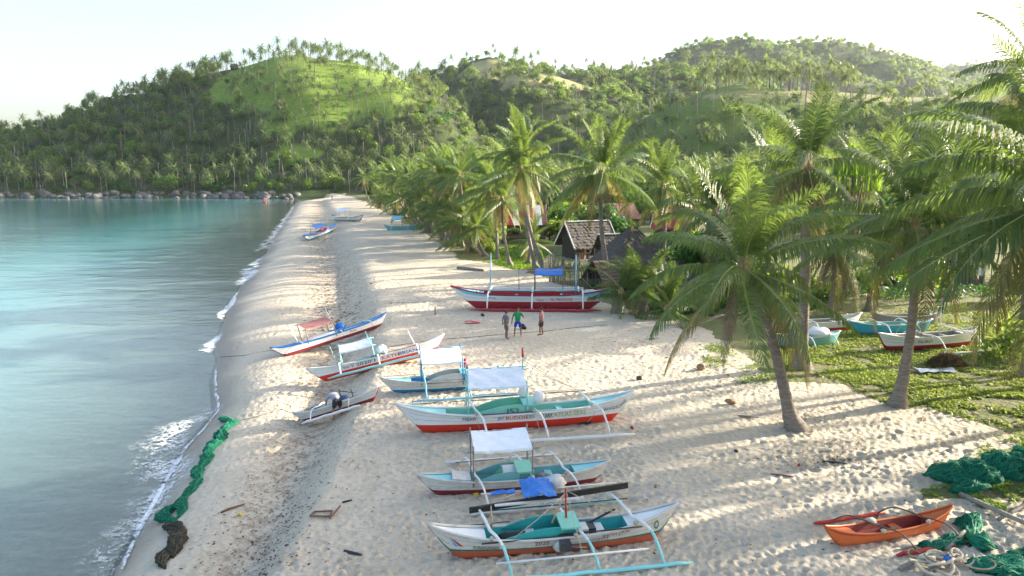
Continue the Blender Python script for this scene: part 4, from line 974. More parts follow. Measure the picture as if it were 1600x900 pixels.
bangka('outrigger_boat', 'white and red boat painted 2020 with small white awning and teal rail', (510, 606), (677, 563), dict(
    bottom=RED, top=WHITE, rail=WHITE, stripe=MINT, stripe_h=.10, inner=MINT, deck=AQUA, zb=.30, hm=.54, ht=.84, B=.82, kf=.775, roll=R(-13), arms=(-.54, -.0, .56), W=1.15, fz=.16, float=AQUA, ar=.05, fr=.06, coam=(-.35, -.1, .12, MINT),
    masts=[(-.56, -.2, .5, 1.65, AQUA, .022, -.2), (-.02, -.2, .5, 1.95, AQUA, .022, -.25), (.55, 0, .6, 1.5, WHITE, .03, -.2)], canopy=(-.50, -.05, 1.40, .9, R(24), TARPW), crumple=.008, post_over=.03, poles=[(-.1, .62, -.43, .66, DKRED, .02)],
    text=[('VSD', -.50, .30, .10, .3, BLACK), ('V', -.40, .22, .2, .2, TXRED), ("2020'1", -.32, .22, .15, .95, BLACK), ('KATH', .05, .24, .16, .85, TXRED), ('BRIAN', .29, .24, .16, .95, TXBLUE)], extra=x_buoys))
def x_blue(t, H):
    L = H.L; put(t, 'engine', MB().box((.14 * L / 2, 0, H.hm + .15), (.5, .35, .35)).tube([(.14 * L / 2, 0, H.hm + .3), (.14 * L / 2, 0, H.hm + .6)], .05), METAL)
    put(t, 'jug', MB().tube([(.2 * L / 2, -.1, H.hm - .05), (.2 * L / 2, -.1, H.hm + .35)], [.14, .12], 10), CLEARB)
    put(t, 'red_bottle', MB().tube([(.11 * L / 2, -.1, H.hm + .5), (.11 * L / 2, -.1, H.hm + .9)], .06, 8), CLOTHR)
bangka('outrigger_boat', 'pale boat with blue bottom, blue outriggers and square white awning', (620, 613), (806, 601), dict(
    bottom=BLUE, top=CREAM, rail=CREAM, inner=BLUE, deck=LBLUE, line=WHITE, zb=.22, hm=.50, ht=.74, B=.9, kf=.79, arms=(-.43, .12, .6), W=1.75, fz=.16, float=SKYB, arm=SKYB, ar=.045, fr=.06, coam=(-.42, .06, .34, CREAM), lid=LBLUE,
    canopy=(-.46, .06, 1.62, 1.25, R(18), TARPW), post=BLUE, crumple=.014, poles=[(-.4, .12, -.5, .5, BROWNP, .018), (-.45, .6, .5, .55, BAMBOO, .02), (-.95, -.4, .3, .7, BLACKP, .012)], extra=x_blue))
def x_two(t, H):
    L = H.L
    for sg, q in ((.42, .06), (-.30, .16)): put(t, 'buoy', MB().blob((q * L / 2, sg, H.hm + .55), (.24, .24, .22), 10, 7, .04), PLASTW)
    put(t, 'buoy_stand', MB().bar((.06 * L / 2, .42, H.hm), (.06 * L / 2, .42, H.hm + .4), .05), MINT)
    put(t, 'keel_block', MB().box((.55 * L / 2, -.1, -.02), (.5, .35, .3)), BLACKP)
    put(t, 'cabin_side', sheer_band(H, 1.0, 1.36, -.04, 16, -.28, .16), SKYB)
    me, V = text_mesh('J52', .2, .5); V2 = np.stack([-.12 * L / 2 + V[:, 0], np.full(len(V), -(H.b(-.1) + .0)), H.zs(-.1) + .05 + V[:, 1]], 1); me.vertices.foreach_set('co', V2.astype(np.float32).ravel()); link('lettering', me, BLACK, t)
bangka('outrigger_boat', 'longest white boat of the front row with bright red bottom and mint inside', (664, 674), (952, 656), dict(
    bottom=RED, top=WHITE, rail=WHITE, inner=MINT, deck=AQUA, zb=.36, hm=.66, ht=1.15, B=1.0, kf=.775, arms=(-.36, .11, .60), W=1.85, skew=-1.0, fz=.16, float=WHITE, ar=.048, fr=.062, fl0=.14, fl1=.2, coam=(-.38, .04, .36, MINT), lid=AQUA,
    canopy=(-.42, .05, 2.0, 1.25, R(20), TARPW), post=AQUA, crumple=.028, poles=[(-.33, .1, -.55, .74, BROWNP, .022), (.1, .58, -.5, .76, WHITE, .022), (-.36, .62, 1.0, .92, BROWNP, .025), (-.36, .62, 1.35, .88, WHITE, .03)],
    masts=[(-.42, -.35, .6, 2.4, AQUA, .035, 0), (.05, .35, .6, 2.7, AQUA, .035, 0), (.05, .35, 2.6, 2.95, RED, .045, 0)],
    ropes=[((.05, .3, 2.5), (.6, .6, .95)), ((-.42, -.3, 2.3), (-.62, .9, .9)), ((.05, -.3, 1.9), (.12, -1.7, .3)), ((.05, .3, 2.4), (.6, 1.4, .8)), ((-.36, -1.0, .8), (-.34, -.5, .2)), ((.6, -1.0, .8), (.56, -.5, .2))],
    text=[('PALAW', -.47, .42, .14, .5, BLACK), ('JAY', -.19, .40, .13, .24, TXBLUE), ('BUDDIES', -.12, .38, .14, .95, TXRED), ('IBA', .085, .42, .14, .2, TXCY), ("D'ARK", .17, .30, .20, .45, BLACK), ('ATLAS SEAS', .275, .32, .19, 1.25, TXYEL), ('M. SAN ROQUE-CHARE', .68, .35, .13, 1.05, BLACK)], extra=x_two))
def x_maroon(t, H):
    L = H.L
    for dx in (0, .22): put(t, 'yellow_roller', MB().blob((-.42 * L / 2 + dx, -.15, .02), (.13, .16, .14), 9, 6, .05), PLASTY)
    put(t, 'green_sail_board', MB().add([(-.33 * L / 2, -.1, H.hm - .2), (-.12 * L / 2, -.1, H.hm - .2), (-.14 * L / 2, 0, H.hm + .35)], [(0, 1, 2), (2, 1, 0)]), MINT)
    put(t, 'white_board', MB().box((-.05 * L / 2, .05, H.hm + .1), (.55, .5, .04), Matrix.Rotation(.4, 3, 'X')), WHITE)
    put(t, 'bow_board', MB().box((-.56 * L / 2, 0, H.zs(.56) + .05), (.55, .62, .04), Matrix.Rotation(.15, 3, 'Y')), CREAM)
    put(t, 'bag', MB().blob((.28 * L / 2, 0, H.hm - .15), (.3, .2, .14), 8, 5, .2), GREYW)
bangka('outrigger_boat', 'white boat with maroon bottom and square white awning, second from the front', (684, 771), (924, 752), dict(
    bottom=MAROON, top=CREAM, rail=CREAM, stripe=BLACKP, stripe_h=.07, inner=FADED, deck=AQUA, zb=.22, hm=.45, ht=.68, B=.85, kf=.8, arms=(-.42, .12, .50), W=1.95, Wn=1.6, fz=.14, float=WHITE, ar=.038, fr=.05, coam=(-.40, .02, .26, FADED), lid=MINT,
    canopy=(-.44, .14, 1.62, 1.1, R(12), TARPW), post=GREYW, crumple=.010, post_over=.12, poles=[(-.6, -.1, .6, .72, BLACKP, .012), (.1, .55, .55, .74, BAMBOO, .015)], skew=-.8, extra=x_maroon))
def x_front(t, H):
    L = H.L
    put(t, 'black_plank', MB().bar((-.66 * L / 2, 1.0, H.hm + .22), (.72 * L / 2, 1.45, H.hm + .34), .06, .16), BLACKP)
    put(t, 'white_plank', MB().bar((-.45 * L / 2, 1.0, H.hm + .30), (.3 * L / 2, 1.05, H.hm + .28), .12, .03), CREAM)
    rs = random.Random(3); P = [[(-.20 * L / 2 + .11 * i + rs.uniform(-.012, .012), 1.0 + .135 * j + .03 * math.sin(i * .9), H.hm + .40 + .03 * math.sin(i * 1.9 + j) + .10 * math.exp(-((i - 4) / 3) ** 2) + rs.uniform(-.02, .02)) for j in range(9)] for i in range(9)]
    put(t, 'blue_sheet', MB().grid(P).grid([[(p[0], p[1], p[2] - .015) for p in r][::-1] for r in P]), TARPB)
    P = [[(-.46 * L / 2 + .11 * i, 1.5 + .07 * j + rs.uniform(-.02, .02), H.hm + .36 + rs.uniform(-.03, .03)) for j in range(4)] for i in range(7)]
    put(t, 'torn_blue_strip', MB().grid(P).grid([[(p[0], p[1], p[2] - .015) for p in r][::-1] for r in P]), TARPB)
    put(t, 'plastic_sack', MB().blob((.13 * L / 2, 1.9, H.hm + .38), (.26, .2, .2), 9, 7, .2), CLEARB)
    put(t, 'red_mast', MB().tube([(.09 * L / 2, .1, H.hm - .2), (.085 * L / 2, .1, H.hm + 1.05)], [.035, .025], 6), paint('mast_red', (.36, .05, .03)))
    put(t, 'bare_oar', MB().bar((-.02 * L / 2, .2, H.hm + .1), (.09 * L / 2, .25, H.hm + .85), .05, .03), mat('pale_wood', (.52, .34, .20), .7, .2, 6, .2))
    put(t, 'white_box', MB().box((.18 * L / 2, -.05, H.hm - .02), (.42, .38, .22)), CREAM)
    put(t, 'black_box', MB().box((.26 * L / 2, 0, H.hm - .03), (.3, .40, .2)), BLACKP)
    put(t, 'engine', MB().box((.03 * L / 2, -.62, .42), (.28, .2, .22)).tube([(.0 * L / 2, -.6, .4), (.2 * L / 2, -.58, .28)], .04), METAL)
    put(t, 'white_sack', MB().blob((-.0 * L / 2, -.5, .34), (.17, .10, .15), 8, 6, .15), CLEARB)
    put(t, 'rags', MB().blob((-.33 * L / 2, 0, H.hm - .08), (.38, .2, .14), 9, 5, .3), BLACKP)
    put(t, 'oar', MB().bar((.22 * L / 2, .1, H.hm), (.5 * L / 2, .25, H.hm + .3), .04), BLACKP)
    put(t, 'keel_block', MB().box((-.8 * L / 2, -.05, .02), (.16, .16, .2)), GREYW)
    def flat(pts, m, nm):
        V = []
        for (q, f) in pts:
            zt = max(min(H.zb, H.zs(q) - .03), H.zk(q) + .01); z = zt + (H.zs(q) - zt) * f; V.append((q * L / 2, -(H.y(q, z) + .015), z))
        put(t, nm, MB().add(V, [tuple(range(len(V)))]), m)
    flat([(-.84, .75), (-.80, .30), (-.775, .30)], TXCY, 'emblem'); flat([(-.835, .78), (-.765, .32), (-.735, .32)], TXRED, 'emblem')
    for k in range(14):
        a0, a1 = 2 * math.pi * k / 14, 2 * math.pi * (k + 1) / 14; r = [(.80 + .020 * math.cos(a), .5 + .26 * math.sin(a)) for a in (a0, a1)]; r2 = [(.80 + .013 * math.cos(a), .5 + .17 * math.sin(a)) for a in (a1, a0)]
        if k == 0: ring = []
        ring.append(r + r2)
    b = MB()
    for quad in ring:
        V = []
        for (q, f) in quad:
            zt = max(min(H.zb, H.zs(q) - .03), H.zk(q) + .01); z = zt + (H.zs(q) - zt) * f; V.append((q * L / 2, -(H.y(q, z) + .015), z))
        b.add(V, [(0, 1, 2, 3)])
    b.build('emblem', DGREEN, t)
    for k in range(5): flat([(-.34 + .09 * k, 1.0), (-.29 + .09 * k, .90), (-.27 + .09 * k, 1.0)], TXCY, 'painted_wave')
bangka('outrigger_boat', 'frontmost boat, weathered white with brick red bottom, blue sheet and turquoise float', (716, 869), (1017, 841), dict(
    bottom=ORED, top=CREAM, rail=CREAM, line=DGREEN, inner=TEAL, deck=WHITE, deck_at=.56, zb=.28, hm=.50, ht=.97, B=.80, kf=.775, arms=(-.52, .13, .62), W=2.0, Wn=1.35, tip=AQUA, fz=.12, float=AQUA, ar=.042, fr=.05, coam=(-.42, .04, .26, TEAL), lid=MINT, skew=-1.2, fl0=.0,
    poles=[(-.6, .14, -.42, .55, BLACKP, .02), (.0, .66, -.40, .60, BLACKP, .02), (-.52, .62, -1.25, .50, WHITE, .025), (-.54, .64, 1.75, .78, WHITE, .022), (-.55, .66, .85, .74, BLACKP, .018), (-.72, -.35, .4, .62, BLACKP, .012)],
    ropes=[((.09, .1, 1.5), (.55, .2, .65)), ((.09, .1, 1.45), (-.4, -.4, .5)), ((.09, .1, 1.5), (.13, -1.2, .45)), ((-.5, .5, 1.2), (-.2, 1.5, .9))],
    masts=[(-.50, .3, .4, 1.15, BAMBOO, .025, 0)],
    text=[('PUMANGWAAN', -.66, .12, .10, .62, BLACK), ('2020', -.19, .32, .12, .36, MAROON), ('JHON J.P.M', .34, .50, .085, .72, MAROON), ('JOSHTE', .24, .20, .085, .5, MAROON)], extra=x_front))
def x_small(t, H):
    L = H.L
    put(t, 'blue_tub', MB().tube([(-.5 * L / 2, 0, H.hm - .05), (-.5 * L / 2, 0, H.hm + .15)], [.11, .14], 9), STRONG)
    put(t, 'blue_heap', MB().blob((.12 * L / 2, 0, H.hm + .08), (.36, .22, .18), 8, 6, .25), mat('navy_cloth', (.05, .12, .24), .8, .3))
    put(t, 'yellow_net', MB().blob((-.62 * L / 2, 0, H.hm + .06), (.3, .15, .1), 8, 5, .25), mat('old_net', (.38, .30, .16), .9, .4, 20, .6))
    put(t, 'net_frame', MB().bar((.13 * L / 2, 0, H.hm), (.13 * L / 2, 0, H.hm + .5), .03).bar((.13 * L / 2, 0, H.hm + .45), (.42 * L / 2, 0, H.hm + .2), .03).bar((.42 * L / 2, -.2, H.hm), (.42 * L / 2, -.2, H.hm + .4), .03), BLACKP)
bangka('outrigger_boat', 'small white boat a person bends over, with maroon keel stripe', (478, 660), (584, 627), dict(
    bottom=MAROON, top=CREAM, rail=WHITE, inner=BLACKP, deck=CREAM, zb=.14, hm=.37, ht=.55, B=.68, roll=R(-6), kf=.78, arms=(-.42,), W=1.1, fz=.12, float=WHITE, ar=.035, fr=.055, fl0=.2, fl1=1.1, lash=0, deck_at=.66, thwarts=(-.3, .25),
    poles=[(-.4, .36, -.36, .42, WHITE, .018)], masts=[(.36, -1.1, .1, .15, BLACKP, .02, 0)], ropes=[((.36, -.3, .55), (.42, -1.1, .15))], extra=x_small))
def x_canoe(t, H):
    L = H.L
    put(t, 'twine', MB().blob((-.18 * L / 2, .22, H.hm + .07), (.14, .10, .07), 8, 5, .3), ROPE)
    put(t, 'twine', MB().blob((.02 * L / 2, -.62, .12), (.30, .055, .055), 8, 5, .2), ROPE)
    put(t, 'paddle', MB().bar((-.1 * L / 2, -.05, H.hm - .1), (.12 * L / 2, .0, H.hm - .08), .10, .02), WOOD)
bangka('canoe', 'small bright orange canoe with two red floats beside green nets', (1311, 851), (1462, 825), dict(
    bottom=ORANGE, top=ORANGE, stripe=paint('canoe_red', (.40, .05, .03)), stripe_h=.22, rail=ORANGE, inner=paint('canoe_inside', (.24, .03, .025)), deck=ORANGE, deck_at=.58, zb=.14, hm=.33, ht=.60, B=.52, kf=.76, arms=(-.22, .50), W=.95, Wn=.85, fz=.10, float=paint('float_red', (.50, .04, .03)), arm=BROWNP, ar=.026, fr=.05, fl0=.30, fl1=.12,
    thwarts=(.12,), lash=1, skew=-1.5, extra=x_canoe), group='small paddling canoes')
# far boats and the boats drawn up on the grass
FAR = 'boats far along the beach'; GR = 'boats drawn up on the grass'
bangka('outrigger_boat', 'far blue and white boat tilted down the sand bank with blue awning', (482, 376), (521, 360), dict(bottom=BLUE, top=WHITE, rail=STRONG, inner=DKRED, deck=LBLUE, zb=.3, hm=.75, ht=1.1, B=1.0, n=20, arms=(-.4, .4), W=1.0, float=None, canopy=(-.5, .1, 1.9, 1.0, R(25), TARPB), post=GREYW, coam=(-.2, .3, .25, DKRED)), FAR)
bangka('outrigger_boat', 'far pale wooden boat under a white awning in mid beach', (524, 346), (562, 347), dict(bottom=GREYW, top=CREAM, rail=GREYW, inner=BLUE, deck=LBLUE, zb=.3, hm=.8, ht=1.3, B=1.1, n=20, arms=(-.5, .5), W=1.9, float=GREYW, canopy=(-.6, .05, 2.4, 1.4, R(25), TARPW), post=BLUE), FAR)
bangka('outrigger_boat', 'far teal boat with blue checked awning close to the palms', (606, 360), (646, 359), dict(bottom=FADED, top=FADED, rail=CREAM, inner=TEAL, deck=AQUA, zb=.25, hm=.7, ht=1.1, B=1.0, n=20, arms=(-.5, .5), W=1.9, float=AQUA, canopy=(-.5, .1, 2.2, 1.4, R(25), SKYB), post=GREYW, poles=[(.15, .9, .4, 2.1, BLACKP, .08)]), FAR)
bangka('outrigger_boat', 'white boat with dark red bottom and two red tipped masts on the grass', (1385, 547), (1512, 539), dict(bottom=DKRED, top=WHITE, rail=WHITE, inner=GREYW, deck=CREAM, zb=.3, hm=.72, ht=1.0, B=.95, kf=.82, arms=(-.1, .62), W=1.7, fz=.16, float=WHITE, ar=.045,
    masts=[(-.3, 0, .5, 2.5, WHITE, .045, 0), (-.3, 0, 2.5, 2.75, DKRED, .05, 0), (.28, .2, .5, 2.7, WHITE, .045, 0), (.28, .2, 2.7, 2.95, DKRED, .05, 0)], poles=[(-.3, .28, .1, 2.2, BAMBOO, .025)], ropes=[((-.3, 0, 2.4), (.1, 0, .8)), ((.28, .2, 2.6), (.62, 1, .8)), ((.28, .2, 2.6), (.5, -.5, .8)), ((-.3, 0, 2.3), (-.7, 0, .8))], text=[('PAL-BRGY', -.32, .3, .16, .85, BLACK)]), GR)
bangka('outrigger_boat', 'teal blue boat pulled up on the grass behind a dark palm trunk', (1340, 522), (1440, 520), dict(bottom=BLUE, top=paint('sea_blue', (.05, .36, .50)), rail=CREAM, inner=FADED, deck=AQUA, zb=.2, hm=.62, ht=.85, B=.9, n=24, arms=(-.3, .4), W=1.5, float=WHITE), GR)
bangka('outrigger_boat', 'old grey unpainted boat lying behind the teal one', (1372, 508), (1458, 506), dict(bottom=GREYW, top=GREYW, rail=CREAM, inner=GREYW, deck=CREAM, zb=.2, hm=.6, ht=.9, B=.8, n=24), GR)
def x_cover(t, H):
    put(t, 'plastic_cover', MB().blob((.3 * H.L / 2, 0, H.hm + .1), (.7, .45, .35), 10, 6, .2), TARPW); put(t, 'cloth', MB().blob((-.35 * H.L / 2, 0, H.hm + .05), (.5, .4, .2), 9, 5, .25), TARPB)
bangka('outrigger_boat', 'aqua boat half hidden behind the thick pale trunk, with plastic covers', (1222, 541), (1300, 537), dict(bottom=FADED, top=FADED, rail=CREAM, inner=TEAL, deck=AQUA, zb=.2, hm=.55, ht=.75, B=.95, n=24, arms=(-.2, .5), W=1.3, float=None, extra=x_cover), GR)
bangka('outrigger_boat', 'white and red boat on the grass with its pointed stern beside leaf litter', (1232, 520), (1330, 515), dict(bottom=RED, top=WHITE, rail=WHITE, inner=GREYW, deck=CREAM, zb=.3, hm=.65, ht=1.05, B=.9, n=24, arms=(-.3,), W=1.2, float=None), GR)
# ------------------------------------------------------------------ village
THATCH = mat('thatch', (.115, .105, .098), .95, .35, 3.5, .8, 14, .1, (.10, .085, .075), .5, stretch=(6, 1, 1)); THATCHB = mat('brown_thatch', (.17, .13, .095), .95, .35, 3.5, .8, 14, .1, (.12, .09, .07), .5, stretch=(6, 1, 1))
WOVEN = mat('woven_wall', (.13, .095, .065), .9, .35, 9, .5, 30, .1); GREYBAM = mat('grey_bamboo', (.23, .205, .175), .9, .35, 6, .5, 20, .1, (.12, .10, .085), .5, stretch=(1, 1, .3))
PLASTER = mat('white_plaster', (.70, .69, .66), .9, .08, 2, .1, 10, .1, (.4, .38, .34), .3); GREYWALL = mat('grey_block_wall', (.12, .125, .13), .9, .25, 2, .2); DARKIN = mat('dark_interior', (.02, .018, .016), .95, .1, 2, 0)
REDROOF = mat('red_roof_paint', (.34, .045, .055), .6, .15, 2, .1, 8, .3, (.30, .18, .14), .4); WHITEROOF = mat('white_roof_sheet', (.72, .74, .76), .5, .08, 2, .1, 8, .3, (.5, .42, .36), .3); RUST = mat('rusty_roof', (.20, .10, .075), .8, .3, 2, .2); TEALW = mat('teal_gable', (.06, .30, .34), .7, .1, 2, .1)
METALROOF = mat('grey_metal_roof', (.45, .46, .47), .45, .15, 2, .1, 8, .4)
def at_depth(px, Y): x, y, z = atY(px, 300, Y); return x
def gable_roof(t, Lr, half, z_e, z_r, over, mroof, courses=9, name='roof', sheets=None, trim=None, seed=0, ridge_cap=None):
    """ridge along local x; ragged courses of thatch, or sheets laid side by side"""
    q = random.Random(seed)
    for sg in (-1, 1):
        if sheets:
            n = len(sheets); w = Lr / n
            for i, m in enumerate(sheets):
                b = MB(); xs = [-Lr / 2 + w * i + w * k / 6 for k in range(7)]
                top = [(x, 0, z_r + .02 * (k % 2)) for k, x in enumerate(xs)]; lo = [(x, sg * (half + over), z_e - over * (z_r - z_e) / half + .02 * (k % 2)) for k, x in enumerate(xs)]
                b.grid([top, lo], False).grid([[(p[0], p[1], p[2] - .03) for p in r] for r in (lo, top)], False).build('roof_sheet', m, t)
        else:
            b = MB()
            for c in range(courses):
                f0 = c / courses; f1 = (c + 1.25) / courses; xs = np.linspace(-Lr / 2, Lr / 2, int(Lr * 5) + 2)
                tot = half + over; dz = (z_r - z_e) / half
                up = [(x, sg * tot * f0, z_r - dz * tot * f0 + .02) for x in xs]; dn = [(x, sg * tot * min(f1, 1.04) + sg * q.uniform(-.06, .05), z_r - dz * tot * min(f1, 1.04) + .10 + q.uniform(-.03, .04)) for x in xs]
                dl = [(p[0], p[1], p[2] - .10) for p in dn]; b.grid([up, dn, dl], False)
            b.build(name, mroof, t)
    if trim:
        dz = (z_r - z_e) / half
        for xx in (-Lr / 2 - .03, Lr / 2 + .03):
            for sg in (-1, 1): MB().bar((xx, 0, z_r + .06), (xx, sg * (half + over), z_e - over * dz + .06), .05, .16).build('barge_board', trim, t)
    if ridge_cap: MB().bar((-Lr / 2 - .05, 0, z_r + .1), (Lr / 2 + .05, 0, z_r + .1), .30, .07).build('ridge_cap', ridge_cap, t)
def gable_wall(b, x, half, z0, z_e, z_r, th=.08):
    P = [(-half, z0), (half, z0), (half, z_e), (0, z_r), (-half, z_e)]
    V = [(x - th / 2, p[0], p[1]) for p in P] + [(x + th / 2, p[0], p[1]) for p in P]
    return b.add(V, [(4, 3, 2, 1, 0), (5, 6, 7, 8, 9)] + [(i, (i + 1) % 5, (i + 1) % 5 + 5, i + 5) for i in range(5)])
def house_at(name, label, px, Y, rz, cat='house'):
    x = at_depth(px, Y); return thing(name, label, cat, (x, Y, float(zg(x, Y))), rz, 'village houses')
# stilted nipa hut with white ridge and barge boards
t = house_at('nipa_hut', 'thatched stilt hut with white ridge board behind the bamboo fence', 918, 68, R(22))
gable_roof(t, 4.9, 1.7, 2.75, 4.55, .55, THATCH, 9, trim=WHITE, ridge_cap=WHITE)
for x in (-1.9, 0, 1.9):
    for y in (-1.4, 1.4): MB().tube([(x, y, -.2), (x, y, 3.0)], .07, 6).build('post', GREYBAM, t)
MB().box((0, -.3, 1.0), (4.6, 3.9, .12)).build('floor_deck', GREYW, t)
MB().box((1.05, -1.42, 2.05), (1.9, .07, 2.0)).build('front_wall', PLASTER, t)
MB().box((-1.5, -1.42, 1.75), (1.0, .07, 1.4)).build('woven_wall', WOVEN, t)
MB().box((-.15, -1.45, 2.0), (.55, .06, 1.9)).build('door', mat('pale_door', (.42, .36, .24), .8), t)
MB().box((-.62, -1.44, 2.0), (.30, .08, 1.9)).build('doorway', DARKIN, t)
gable_wall(MB(), -1.95, 1.4, 1.05, 2.7, 4.2).build('end_wall', mat('shade_dark_woven_wall', (.05, .042, .035), .95, .3, 9, .5), t); MB().box((0, 1.4, 2), (3.9, .07, 2)).build('rear_wall', WOVEN, t)  # end wall coloured near black to stand in for an open gable's shade
MB().box((1.35, -1.47, 2.15), (.38, .05, .5)).build('window', DARKIN, t)
b = MB()
for i in range(15): b.bar((-2.2 + i * .31, -2.2, 1.05), (-2.2 + i * .31, -2.2, 1.75), .04)
b.bar((-2.25, -2.2, 1.75), (2.2, -2.2, 1.75), .06); props(b.build('railing', GREYBAM, t), kind='stuff')
# pyramid thatch roof
t = house_at('thatched_hut', 'hut under a tall pointed pyramid of grey thatch', 990, 59.5, R(12))
for sd_ in range(4):
    b = MB(); a = sd_ * math.pi / 2; q = random.Random(sd_); M = Matrix.Rotation(a, 3, 'Z')
    for c in range(11):
        f0, f1 = c / 11, min((c + 1.3) / 11, 1.03); w0, w1 = 2.9 * f0 + .05, 2.9 * f1; n = 16
        up = [M @ Vector((-w0 + 2 * w0 * i / n, -w0, 5.0 - 3.4 * f0 + .02)) for i in range(n + 1)]
        dn = [M @ Vector((-w1 + 2 * w1 * i / n, -w1 + q.uniform(-.06, .06), 5.0 - 3.4 * f1 + .10 + q.uniform(-.04, .04))) for i in range(n + 1)]
        b.grid([up, dn, [v - Vector((0, 0, .1)) for v in dn]], False)
    b.build('roof', THATCH, t)
for x in (-2.1, 2.1):
    for y in (-2.1, 2.1): MB().tube([(x, y, -.2), (x, y, 2.6)], .08, 6).build('post', GREYBAM, t)
for (cx, cy, dx, dy) in ((0, -2.1, 4.2, .07), (-2.1, 0, .07, 4.2), (2.1, 0, .07, 4.2)): MB().box((cx, cy, 1.1), (dx, dy, 2.1)).build('wall', WOVEN, t)
# small lean-to with open dark gable, and side roof next to the nipa hut
t = house_at('thatched_shelter', 'low thatch shelter with an open brown gable beside the fence', 958, 55.5, R(24), 'shelter')
gable_roof(t, 3.6, 1.5, 1.1, 2.45, .5, THATCHB, 8, seed=5)
for x in (-1.5, 1.5):
    for y in (-1.2, 1.2): MB().tube([(x, y, -.2), (x, y, 1.5)], .06, 6).build('post', GREYBAM, t)
MB().box((1.0, 0, .7), (.07, 2.4, 1.4)).build('wall', WOVEN, t)
t = house_at('thatched_shelter', 'side roof of thatch with a white edge joined below the nipa hut', 958, 63, R(18), 'shelter')
gable_roof(t, 2.8, 1.3, 2.3, 3.75, .5, THATCH, 7, seed=6, ridge_cap=WHITE)
for x in (-1.2, 1.2):
    for y in (-1.1, 1.1): MB().tube([(x, y, -.2), (x, y, 2.5)], .06, 6).build('post', GREYBAM, t)
MB().box((0, 1.0, 1.2), (2.4, .07, 2.3)).build('wall', WOVEN, t)
t = house_at('thatched_shelter', 'low broken thatch roof half hidden behind the bushy young palm', 1068, 53, R(8), 'shelter')
gable_roof(t, 4.2, 1.8, 1.3, 2.7, .5, THATCH, 8, seed=9)
for x in (-1.8, 1.8):
    for y in (-1.4, 1.4): MB().tube([(x, y, -.2), (x, y, 1.7)], .06, 6).build('post', GREYBAM, t)
MB().box((0, -1.2, .65), (3.6, .07, 1.3)).build('wall', WOVEN, t)
# striped metal roof
t = house_at('house', 'house with a red and white striped metal roof', 818, 96, R(4))
gable_roof(t, 6.2, 2.2, 2.9, 5.0, .5, None, sheets=[REDROOF, REDROOF, WHITEROOF, REDROOF, WHITEROOF, REDROOF, WHITEROOF, RUST])
b = MB(); gable_wall(b, -2.8, 2.1, -.1, 2.9, 4.8); gable_wall(b, 2.8, 2.1, -.1, 2.9, 4.8); b.build('end_wall', WOVEN, t)
MB().box((0, -2.1, 1.4), (5.5, .1, 2.9)).build('front_wall', WOVEN, t); MB().box((0, 2.1, 1.4), (5.5, .1, 2.9)).build('rear_wall', WOVEN, t)
MB().box((.9, -2.16, 1.0), (.9, .06, 2.0)).build('door', DARKIN, t); MB().box((-1.2, -2.16, 1.6), (1.0, .06, .9)).build('window', DARKIN, t)
MB().bar((-2.9, -3.2, .9), (2.9, -3.2, .9), .08).bar((-2.9, -3.2, .3), (2.9, -3.2, .3), .08).build('porch_rail', GREYBAM, t)
# other roofs in the trees
for (px, Y, rz, lab, wall, rf, dims) in [(965, 108, 20, 'house with a dull red brown roof among the palms', WOVEN, [RUST] * 6, (5.6, 2.4, 2.6, 4.6)), (1062, 82, -28, 'grey walled house with white bargeboard and maroon roof', GREYWALL, [REDROOF] * 6, (5.4, 2.0, 3.2, 5.2)),
                                         (1104, 92, -30, 'house with a teal painted gable and small red roof', TEALW, [REDROOF] * 5, (4.2, 1.5, 4.4, 6.4)), (760, 118, 5, 'white roofed house showing between the belt palms', PLASTER, [WHITEROOF] * 6, (5, 2.0, 3, 4.4)), (1140, 100, 0, 'pale roofed house deep in the coconut grove', PLASTER, [WHITEROOF] * 5, (5, 2, 3, 4.6))]:
    t = house_at('house', lab, px, Y, R(rz)); Lr, hf, ze, zr = dims
    gable_roof(t, Lr, hf, ze, zr, .4, None, sheets=rf, trim=WHITE if wall is GREYWALL else None)
    for sx in (-1, 1): gable_wall(MB(), sx * (Lr / 2 - .3), hf - .05, -.1, ze, zr - .08).build('end_wall', wall, t)
    for sg, nm in ((-1, 'front_wall'), (1, 'rear_wall')): MB().box((0, sg * (hf - .1), ze / 2), (Lr - .7, .1, ze)).build(nm, wall, t)
    MB().box((.6, -hf + .03, 1.0), (.9, .06, 2.0)).build('door', DARKIN, t); MB().box((-.9, -hf + .03, 1.7), (.9, .06, .8)).build('window', DARKIN, t)
# bamboo walled hut on the far side of the grass
t = house_at('bamboo_hut', 'long dark bamboo walled hut behind the boats on the grass', 1460, 58, R(-6))
gable_roof(t, 7.6, 2.0, 2.5, 4.0, .5, THATCHB, 8, seed=12)
b = MB(); q = random.Random(4)
for i in range(95): b.bar((-3.6 + i * .077, -1.85 + q.uniform(-.02, .02), -.15), (-3.6 + i * .077 + q.uniform(-.03, .03), -1.85, 2.55 + q.uniform(-.1, .15)), .05, .03)
props(b.build('bamboo_slats', GREYBAM, t), kind='stuff')
MB().box((0, -1.78, 1.2), (7.2, .06, 2.4)).build('front_wall', WOVEN, t); MB().box((0, 1.78, 1.2), (7.2, .06, 2.4)).build('rear_wall', WOVEN, t)
for sx in (-1, 1): gable_wall(MB(), sx * 3.6, 1.75, -.1, 2.4, 3.9).build('end_wall', WOVEN, t)
MB().box((1.3, -1.92, 2.2), (.35, .05, .7)).build('blue_shutter', SKYB, t)
t = house_at('shed', 'small shed with a pale metal roof beside the bamboo hut', 1524, 56.5, R(-4), 'shed')
gable_roof(t, 2.2, .9, 1.9, 2.4, .2, None, sheets=[METALROOF] * 3)
b = MB()
